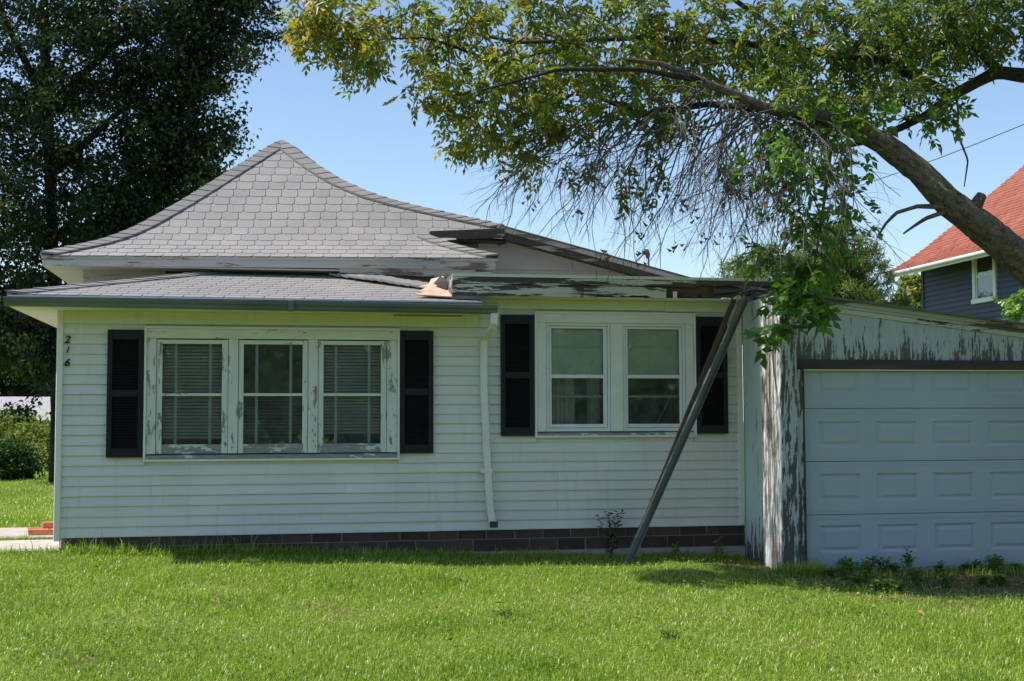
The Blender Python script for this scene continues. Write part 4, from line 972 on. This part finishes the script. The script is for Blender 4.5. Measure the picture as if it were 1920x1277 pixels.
# dead twigs lying on the roof corner
V, F, _ = bare(np.array([at(1440, 546, -.45)]), 5, .25, .55, (-1, -.1, .12), .006)
tag(fast_mesh('fallen_branch', V, F, MT['galv']), 'bare grey dead branch caught on the flat roof corner above the props', 'branch')
# sprig of light leaves at the right edge
SP = thing('leafy_sapling', 'bright green sapling tips showing above the garage roof at right edge', 'plant', (13.0, 4.9, -.4))
a3 = ell_points([E(1905, 570, 24, 16, .8, 5.0, .25), E(1885, 592, 26, 7, .5, 5.0, .2), E(1975, 560, 60, 60, 2, 5, .5)], 60)
base = at(1990, 700, 5.0); rough_tube([(base[0], 5.0, -.4), base, at(1975, 560, 5.0)], [.03, .025, .01], 'stem', MT['bark'], SP, n=7)
(bv, bf), od3, _ = grow([([base, at(1975, 560, 5.0)], [.02, .01])], a3, .12, .003, .03); fast_mesh('branches', bv, bf, MT['twig'], SP)
V, F, P, T_ = sprays(a3, od3, 3, 5, .10, .11, .07, .1); fast_mesh('leaves', V, F, MT['big_leaf'], SP, np.repeat(np.clip(.85+.12*T_, 0, 1), 4))

# ------------------------------------------------------------------ the big dark maple at the left
def EL(px, py, rxp, ryp, wt, Y, ry_): 
    c_ = at(px, py, Y); k = (Y+13.66)/FPX; return (c_, (rxp*k, ry_, ryp*k), wt)
MY = 15.0
mtr = np.array(at(95, 897, MY)); mtr[2] = gz(mtr[0], MY)-.1; mtr[0] += .10
mt_pts = [mtr, mtr+(0, 0, 1.6), at(100, 560, MY), at(95, 330, MY), at(85, 100, MY), at(80, -150, MY)]; mt_r = [.15, .12, .12, .12, .10, .07]
MA = thing('maple_tree', 'big dark maple tree towering behind the left side of the white house', 'tree', tuple(mtr))
rough_tube(mt_pts, mt_r, 'trunk', MT['bark_dark'], MA, n=12, step=.3)
ell = [EL(60, 80, 190, 130, 6, MY, 2.4), EL(270, 60, 150, 90, 4, MY, 1.8), EL(385, 35, 60, 40, 1.0, MY, .9), EL(300, 165, 120, 60, 2.6, MY, 1.5), EL(370, 125, 50, 24, .5, MY, .7), EL(90, 260, 200, 110, 6, MY, 2.3), EL(300, 250, 85, 50, 1.9, MY, 1.2), EL(330, 310, 75, 38, 1.2, MY, 1.0), 
       EL(60, 420, 190, 80, 4.5, MY, 2.2), EL(230, 380, 85, 55, 1.6, MY, 1.2), EL(185, 440, 60, 30, .8, MY, 1.0), EL(40, 560, 120, 70, 3, MY, 1.8), EL(20, 655, 85, 55, 2.0, MY, 1.5), EL(75, 670, 40, 50, 1.1, MY+1.5, 1.0), EL(55, 735, 36, 12, .22, MY-1, .4), EL(42, 765, 12, 20, .12, MY-1, .2),
       EL(-200, 120, 160, 230, 5, MY, 2.3), EL(100, -160, 350, 140, 7, MY, 2.6), EL(420, -70, 130, 60, 2, MY, 1.3)]
am = ell_points(ell, 1350)
fing = []
for (xa, ya, xb, yb) in ((330, 50, 515, 16), (340, 95, 505, 66), (310, 150, 482, 108), (300, 185, 405, 160), (280, 255, 450, 230), (300, 290, 432, 268), (300, 320, 418, 332), (240, 350, 372, 372), (200, 420, 300, 400), (300, 20, 470, -12)):
    for f_ in np.linspace(0, 1, 22): fing.append(at(xa+(xb-xa)*f_, ya+(yb-ya)*f_+12*f_*f_*0, MY+rng.normal()*.35)+rng.normal(size=3)*np.array((.12, .2, .30*(1-f_)+.07)))
am = np.concatenate([am, np.array(fing)])
mp_ = [(mt_pts, mt_r)]
for q in ([(95, 330), (200, 230), (330, 120), (430, 60)], [(98, 450), (200, 360), (320, 290), (400, 250)], [(90, 200), (220, 80), (350, 10)], [(98, 480), (40, 380), (-60, 250)], [(100, 560), (60, 600), (20, 690)], [(90, 200), (20, 60), (-40, -80)]):
    pts = [at(x, y, MY+.3*i) for i, (x, y) in enumerate(q)]; mp_.append((pts, [.10, .07, .05, .03][:len(pts)])); rough_tube(pts, [.10, .07, .05, .03][:len(pts)], 'limb', MT['bark_dark'], MA, n=7, step=.3)
(bv, bf), odm, _ = grow(mp_, am, .35, .006, .10); fast_mesh('branches', bv, bf, MT['bark_dark'], MA)
def clumps(A, per, spread, L, Wd, flat=.6):
    n = len(A)*per; A2 = np.repeat(A, per, 0); T0_ = np.repeat(rng.normal(size=len(A)), per)
    P = A2+rng.normal(size=(n, 3))*np.array((spread, spread, spread*flat)); D = rng.normal(size=(n, 3))+np.array((0, 0, -.5)); Nn = rng.normal(size=(n, 3))*.6+np.array((0, 0, 1.))
    V, F = leaf_mesh(P, D, Nn, L*rng.uniform(.7, 1.3, n), Wd*rng.uniform(.7, 1.3, n), .15); return V, F, T_mix(T0_, n)
def T_mix(T0_, n): return np.clip(.5+.16*T0_+.14*rng.normal(size=n), 0, 1)
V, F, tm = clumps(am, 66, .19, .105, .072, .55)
tm = np.clip(tm+np.repeat(.5*(rng.random(len(am)) < .10), 66), 0, 1)  # random clumps get a brighter tint: sunlit foliage painted into the leaf colour
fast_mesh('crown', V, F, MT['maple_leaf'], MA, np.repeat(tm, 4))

# ------------------------------------------------------------------ pine behind the garage
PT = thing('pine_tree', 'soft light green pine tree showing above the garage roof', 'tree', tuple(at(1560, 900, 14)*np.array((1, 1, 0))+np.array((0, 0, -.4))))
pc_ = at(1560, 560, 14.0); ptop = at(1580, 395, 14.0)
rough_tube([(pc_[0], 14, -.5), (pc_[0], 14, pc_[2]), ptop], [.2, .13, .03], 'trunk', MT['bark_dark'], PT, n=9, step=.3)
ep = [EL(1440, 510, 105, 45, 2.2, 14, 1.5), EL(1560, 480, 90, 75, 2.6, 14, 1.6), EL(1610, 520, 60, 55, 1.6, 14, 1.2), EL(1500, 560, 160, 60, 3, 14, 1.8), EL(1600, 580, 70, 45, 1.6, 14, 1.3), EL(1400, 560, 80, 50, 1.4, 14, 1.2), EL(1680, 568, 22, 20, .35, 14, .5)]
ap = ell_points(ep, 700)
(bv, bf), odp, _ = grow([([(pc_[0], 14, 1.0), (pc_[0], 14, pc_[2]), ptop], [.15, .1, .03])], ap, .35, .006, .06); fast_mesh('branches', bv, bf, MT['bark_dark'], PT)
n = len(ap)*55; A2 = np.repeat(ap, 55, 0); O2 = np.repeat(odp, 55, 0)
tt = rng.uniform(-.35, .12, (n, 1)); P = A2+O2*tt+rng.normal(size=(n, 3))*.05; D = O2*.8+rng.normal(size=(n, 3))*.7+np.array((0, 0, .35))
V, F = leaf_mesh(P, D, rng.normal(size=(n, 3)), .15*rng.uniform(.7, 1.2, n), .024, .1)
fast_mesh('crown', V, F, MT['pine'], PT, np.repeat(np.clip(.5+.3*rng.normal(size=n), 0, 1), 4))
# distant round trees between the houses at right
def far_tree(name, label, px, py, rxp, ryp, Y, mat, n, L, group=None):
    c_ = at(px, py, Y); k = (Y+13.66)/FPX; zb = -.5
    o = thing(name, label, 'tree', (c_[0], Y, zb), group)
    rough_tube([(c_[0], Y, zb), (c_[0], Y, c_[2])], [.25, .1], 'trunk', MT['bark_dark'], o, n=7, step=.5)
    A = ell_points([(c_, (rxp*k, rxp*k, ryp*k), 1)], n, .3); V, F, tm = clumps(A, 40, .09*rxp*k, L, L*.6, .8)
    fast_mesh('crown', V, F, mat, o, np.repeat(tm, 4)); return o
far_tree('distant_tree', 'hazy yellow-green tree far behind, left of the navy house wall', 1712, 560, 30, 45, 45, MT['hedge'], 60, .35)

# ------------------------------------------------------------------ hedge and bush at the left
def shrub(name, label, ells, n, L, Wd, mat):
    c_ = np.array(ells[0][0]); o = thing(name, label, 'shrub', (c_[0], c_[1], float(gz(c_[0], c_[1]))))
    for _ in range(5):
        q = c_+rng.normal(size=3)*.3; MB().tube([(c_[0]+rnd.uniform(-.2, .2), c_[1], float(gz(c_[0], c_[1]))-.05), q], [.03, .012], 5).build('stem', MT['bark_dark'], o)
    A = ell_points(ells, n, .35); V, F, tm = clumps(A, 30, .16, L, Wd, .9); fast_mesh('foliage', V, F, mat, o, np.repeat(tm, 4)); return o
shrub('round_bush', 'round dark green bush on the lawn in front of the hedge', [EL(14, 868, 36, 26, 3, 17, .5), EL(-25, 872, 38, 26, 2, 17, .5), EL(40, 882, 14, 12, .4, 17, .25)], 300, .09, .06, MT['bush'])
shrub('hedge', 'tall unclipped yellow-green hedge in front of the ranch house', [EL(65, 835, 45, 42, 2, 24, 1), EL(20, 815, 50, 40, 2, 25, 1), EL(-60, 830, 70, 55, 3, 25, 1), EL(85, 865, 25, 32, 1, 23, .8), EL(150, 840, 60, 50, 2, 25, 1)], 620, .12, .08, MT['hedge'])
# dark wood beyond, closing the view under the maple
for i, (px, rxp) in enumerate(((-60, 120), (60, 110), (170, 110))):
    far_tree('background_tree', ['dark tree beyond the ranch house, at the left edge', 'dark tree beyond the ranch house roof, above its middle', 'dark tree beyond the ranch house, partly behind the white house'][i], px, 650-10*i, rxp, 115, 75, MT['maple_leaf'], 160, .45, 'dark trees beyond the ranch house')

for o in bpy.data.objects:
    if o.name.split('.')[0] in ('branches', 'bare_twigs'): o['kind'] = 'stuff'
# ------------------------------------------------------------------ trees across the street (seen only in the window panes)
for i, (x, y, s_) in enumerate([(-38+9.5*i+rnd.uniform(-2, 2), -44-rnd.uniform(0, 9), rnd.uniform(.8, 1.15)) for i in range(9)]+[(-42+10.5*i+rnd.uniform(-2, 2), -56-rnd.uniform(0, 6), rnd.uniform(.9, 1.2)) for i in range(9)]):
    o = thing('street_tree', 'tree across the street, mirrored in the window panes', 'tree', (x, y, -.6), 'trees across the street')
    rough_tube([(x, y, -.6), (x, y, 4.5*s_)], [.3, .15], 'trunk', MT['bark_dark'], o, n=7, step=.6)
    A = ell_points([((x, y, 4.4*s_), (5.6*s_, 4.2*s_, 4.9*s_), 1)], 240, .3); V, F, tm = clumps(A, 26, .6, .6, .46, .8); fast_mesh('crown', V, F, MT['bush'], o, np.repeat(tm, 4))

# ------------------------------------------------------------------ grass
def blades(X, Y, L, Wd, lean, tint):
    n = len(X); z = gz(X, Y)-.008; P = np.stack([X, Y, z], -1); a = rng.uniform(0, 2*np.pi, n); dirv = np.stack([np.cos(a), np.sin(a), np.zeros(n)], -1)
    b_ = a+rng.uniform(.9, 2.2, n); side = np.stack([np.cos(b_), np.sin(b_), np.zeros(n)], -1)*(Wd*.5)[:, None]
    upv = np.array((0, 0, 1.)); m1 = P+dirv*(L*.42*np.sin(lean*.55))[:, None]+upv*(L*.52*np.cos(lean*.5))[:, None]
    tip = m1+dirv*(L*.52*np.sin(lean*1.35))[:, None]+upv*(L*.50*np.cos(lean*1.35))[:, None]
    V = np.stack([P-side, P+side, m1+side*.8, m1-side*.8, tip], 1).reshape(-1, 3); k = np.arange(n)[:, None]*5
    F = np.concatenate([k+np.array([[0, 1, 2]]), k+np.array([[0, 2, 3]]), k+np.array([[3, 2, 4]])], 1).reshape(-1, 3)
    return V, F, np.repeat(tint, 5)
def lf(X, Y):     # slow growth pattern over the lawn
    return .55*np.sin(.55*X+.2*Y+.6)*np.sin(.8*Y+.35*X)+.75*(np.sin(.9*X+.5*Y+1)+np.sin(1.7*Y-.6*X)+np.sin(2.9*X+2.1*Y+2)*.6+np.sin(5.1*X-4.3*Y)*.4)/3
BLOB = [(rng.uniform(-4, 11), rng.uniform(-7, -.3), rng.uniform(.12, .42), rng.normal()) for _ in range(150)]
def blob(X, Y):   # small patches of other grass, clover and thatch
    q = np.zeros_like(X)
    for bx, by, br, ba in BLOB: q += ba*np.exp(-(((X-bx)/br)**2+((Y-by)/(br*.8))**2))
    return np.clip(q, -1.5, 1.5)
def lawn(n, x0, x1, y0, y1, Lm, Wm, keep):
    X = rng.uniform(x0, x1, n); Y = rng.uniform(y0, y1, n); k = keep(X, Y) > rng.random(n); X, Y = X[k], Y[k]; n = len(X); q = lf(X, Y); q2 = blob(X, Y)
    L = Lm*rng.uniform(.45, 1.25, n)*(1+.30*q+.25*q2); lg = rng.random(n) < .10; L[lg] *= rng.uniform(1.3, 1.9, lg.sum()); lean = np.abs(rng.normal(.80, .46, n)); lean[lg] += .25; ti = np.clip(.47-.24*q-.20*q2+.20*rng.normal(size=n)+.10*np.clip((X-4)/4, 0, 1), 0, 1)
    s_ = rng.random(n) < .045; ti[s_] = rng.uniform(.9, 1, s_.sum())
    return X, Y, L, np.full(n, Wm)*rng.uniform(.6, 1.3, n), lean, ti
def view_keep(X, Y):
    vx, vy = X-CAM[0], Y-CAM[1]; dep = vx*math.sin(yaw)+vy*math.cos(yaw); lat = vx*math.cos(yaw)-vy*math.sin(yaw)
    inside = np.abs(lat) < dep*.40+.5; dens = np.clip(1.35-dep/16, .35, 1)
    bare_ = ((X > 6.2) & (Y > -2.6)) | (((X-7.9)/.55)**2+((Y+3.1)/.22)**2 < 1) | (((X-6.9)/.3)**2+((Y+4.0)/.16)**2 < 1)
    return np.where((dep > 7.0), np.where(inside, dens, .12), 0)*np.where(bare_, .38-.22*np.clip((X-7.6)/1.5, 0, 1)*(Y > -2.4), 1)*np.where((X > 7.15) & (Y > -1.0), 0, 1)*np.where((X < .13) & (Y > -.09) & (Y < 3), 0, 1)*np.where((X > .05) & (Y > .0), 0, 1)
parts_ = [lawn(620000, -4.5, 11.5, -7.6, .0, .055, .0062, view_keep)]
def left_keep(X, Y): return np.where((X < -.02) & ~((X > -2.7) & (Y < 2.7) & (Y > -.02)), np.clip(1.1-Y/30, .25, 1), 0)*np.where(X > -1.2-.16*(Y+3), 1, .15)
parts_.append(lawn(110000, -6.5, 0, .0, 22, .075, .011, left_keep))
# longer tufts the mower missed: at the wall, the slabs and the garage
def strip(n, x0, x1, y0, y1, Lm): 
    return lawn(n, x0, x1, y0, y1, Lm, .0075, lambda X, Y: np.ones_like(X))
parts_ += [strip(3600, .1, 4.2, -.22, -.03, .11), strip(500, .1, 2.2, -.2, -.03, .17), strip(2000, 4.2, 7.1, -.30, -.03, .10), strip(1200, 7.1, 7.6, -1.35, -1.06, .16), strip(2200, 7.4, 11, -1.4, -1.02, .13), strip(1800, -2.6, .1, 1.02, 1.40, .07), strip(1500, -2.6, .15, -.16, -.03, .10)]
cols = [np.concatenate([p[i] for p in parts_]) for i in range(6)]
V, F, T_ = blades(*cols)
o = fast_mesh('grass', V, F, MT['grass'], None, T_); o['kind'] = 'stuff'; o['label'] = 'bright green mown lawn grass in front of the house'; o['category'] = 'grass'
# broad-leaved ground cover among the grass, thicker to the right
n = 42000; X = rng.uniform(-3.5, 11.2, n); Y = rng.uniform(-7.4, -.15, n)
pk_ = rng.random(n) < np.clip(.10+.5*np.clip((X-4)/4, 0, 1)*np.clip((Y+4.5)/3, 0, 1)+.45*(lf(X*1.7+3, Y*1.9) > .45)+.5*(blob(X, Y) > .7), 0, 1); pk_ &= ~((X > 7.15) & (Y > -1.0))
X, Y = X[pk_], Y[pk_]; n = len(X); P = np.stack([X, Y, gz(X, Y)+rng.uniform(.015, .06, n)], -1); a = rng.uniform(0, 6.28, n)
D = np.stack([np.cos(a), np.sin(a), rng.uniform(-.2, .3, n)], -1); V, F = leaf_mesh(P, D, np.array((0, 0, 1.))+rng.normal(size=(n, 3))*.3, rng.uniform(.018, .036, n), rng.uniform(.018, .034, n), .12, .5)
o = fast_mesh('clover', V, F, MT['weed'], None, np.repeat(np.clip(.5+.25*rng.normal(size=n), 0, 1), 4)); o['kind'] = 'stuff'; o['label'] = 'small round clover leaves scattered through the lawn'; o['category'] = 'clover'

# ------------------------------------------------------------------ weeds and sapling
def weed(name, label, loc, h, nst, nl, L, Wd, group=None, mat='weed', spread=.35):
    o = thing(name, label, 'weed', loc, group); Pn, Dn = [], []
    for k in range(nst):
        a = rnd.uniform(0, 6.28); b_ = np.array(loc)+np.array((rnd.uniform(-.02, .02), rnd.uniform(-.02, .02), -.02)); t_ = np.array(loc)+np.array((math.cos(a)*h*spread*rnd.random(), math.sin(a)*h*spread*rnd.random()*.6, h*rnd.uniform(.6, 1.05)))
        mid_ = (b_+t_)/2+np.array((rnd.uniform(-.03, .03), 0, .02)); MB().tube([b_, mid_, t_], [.005, .004, .002], 5).build('stem', MT['twig'] if mat != 'weed' else MT['stalk'], o)
        for i in range(nl):
            f_ = .15+.85*i/max(1, nl-1); p = b_+(t_-b_)*f_+(mid_-(b_+t_)/2)*4*f_*(1-f_); aa = i*2.4+k; Pn.append(p); Dn.append((math.cos(aa), math.sin(aa), .35))
    n = len(Pn); V, F = leaf_mesh(np.array(Pn), np.array(Dn)+rng.normal(size=(n, 3))*.2, np.array((0, 0, 1.))+rng.normal(size=(n, 3))*.3, L*rng.uniform(.6, 1.2, n), Wd*rng.uniform(.7, 1.2, n))
    fast_mesh('leaves', V, F, MT[mat], o, np.repeat(np.clip(.45+.25*rng.normal(size=n), 0, 1), 4)); return o
MT['stalk'] = plain('green_stalk', (.10, .16, .04), .7, .2, 9, bmp=0)
def gl(x, y): return (x, y, float(gz(x, y)))
weed('sapling', 'small dark leafy sapling growing against the wall left of the steel prop', gl(5.62, -.16), .56, 6, 16, .075, .036, mat='bush', spread=.36)
weed('weed_clump', 'low weed clump at the wall between the props and the corner trim', gl(6.35, -.17), .16, 6, 6, .05, .03)
weed('weed_clump', 'low weed clump at the foot of the wall beside the garage return', gl(6.85, -.15), .20, 5, 6, .06, .035)
wl = ['tall leaning', 'bushy low', 'thin upright', 'broad-leaved', 'sprawling', 'short bushy', 'taller grassy', 'small leafy', 'spreading leafy']
wx = [7.78, 8.08, 8.33, 8.52, 8.82, 9.12, 9.42, 9.68, 9.95]; wh = [.09, .19, .11, .26, .12, .10, .15, .08, .11]
for i, x in enumerate(wx):
    weed('weed', wl[i]+' weed against the garage door, %s from the corner post' % ['first', 'second', 'third', 'fourth', 'fifth', 'sixth', 'seventh', 'eighth', 'ninth'][i], gl(x, -1.14-rnd.uniform(0, .12)), wh[i], 9 if wh[i] < .28 else 7, 8, .06, .034, 'weeds along the garage door', spread=.75 if wh[i] < .2 else .4)
for i in range(34):
    x = rnd.uniform(7.4, 10.6); weed('low_weed', 'low leafy weed in the shaded strip before the garage', gl(x, rnd.uniform(-2.3, -1.15)), rnd.uniform(.07, .17), 8, 6, .06, .042, 'low weeds in the shade before the garage', spread=.8)
for i, (x, y) in enumerate(((1.95, -.85), (3.9, -3.4), (5.0, -4.2))):
    weed('lawn_weed', ['dark flat weed rosette on the lawn before the three-light window', 'leafy weed patch in mid lawn before the downspout', 'leafy weed patch on the near lawn right of centre'][i], gl(x, y), .06, 8, 3, .055, .03, 'weeds in the lawn', spread=2.4)
# fallen leaves
lfm = bpy.data.meshes.new('fallen_leaf'); lfm.from_pydata([(-.035, 0, 0), (0, -.018, .008), (.04, 0, .003), (0, .018, .010)], [], [(0, 1, 2), (0, 2, 3)]); lfm.materials.append(MT['dead_leaf'])
for i in range(64):
    x, y = rnd.uniform(-2, 9.5), rnd.uniform(-6.4, -.8)
    if i < 26: x, y = rnd.gauss(*rnd.choice([(6.5, .12), (7.3, .35), (6.05, .08), (8.2, .5)])), rnd.gauss(rnd.choice([-1.1, -2.2, -3.4]), .3)
    o = bpy.data.objects.new('fallen_leaf', lfm); COL.objects.link(o); o.location = (x, y, float(gz(x, y))+.05); o.rotation_euler = (rnd.uniform(-.4, .4), rnd.uniform(-.4, .4), rnd.uniform(0, 6.3)); s_ = rnd.uniform(.6, 1.1); o.scale = (s_, s_, s_)
    tag(o, 'small dry brown leaf fallen on the lawn', 'leaf', 'fallen leaves on the lawn')
for o in list(bpy.data.objects):
    if '_w' in o: del o['_w']
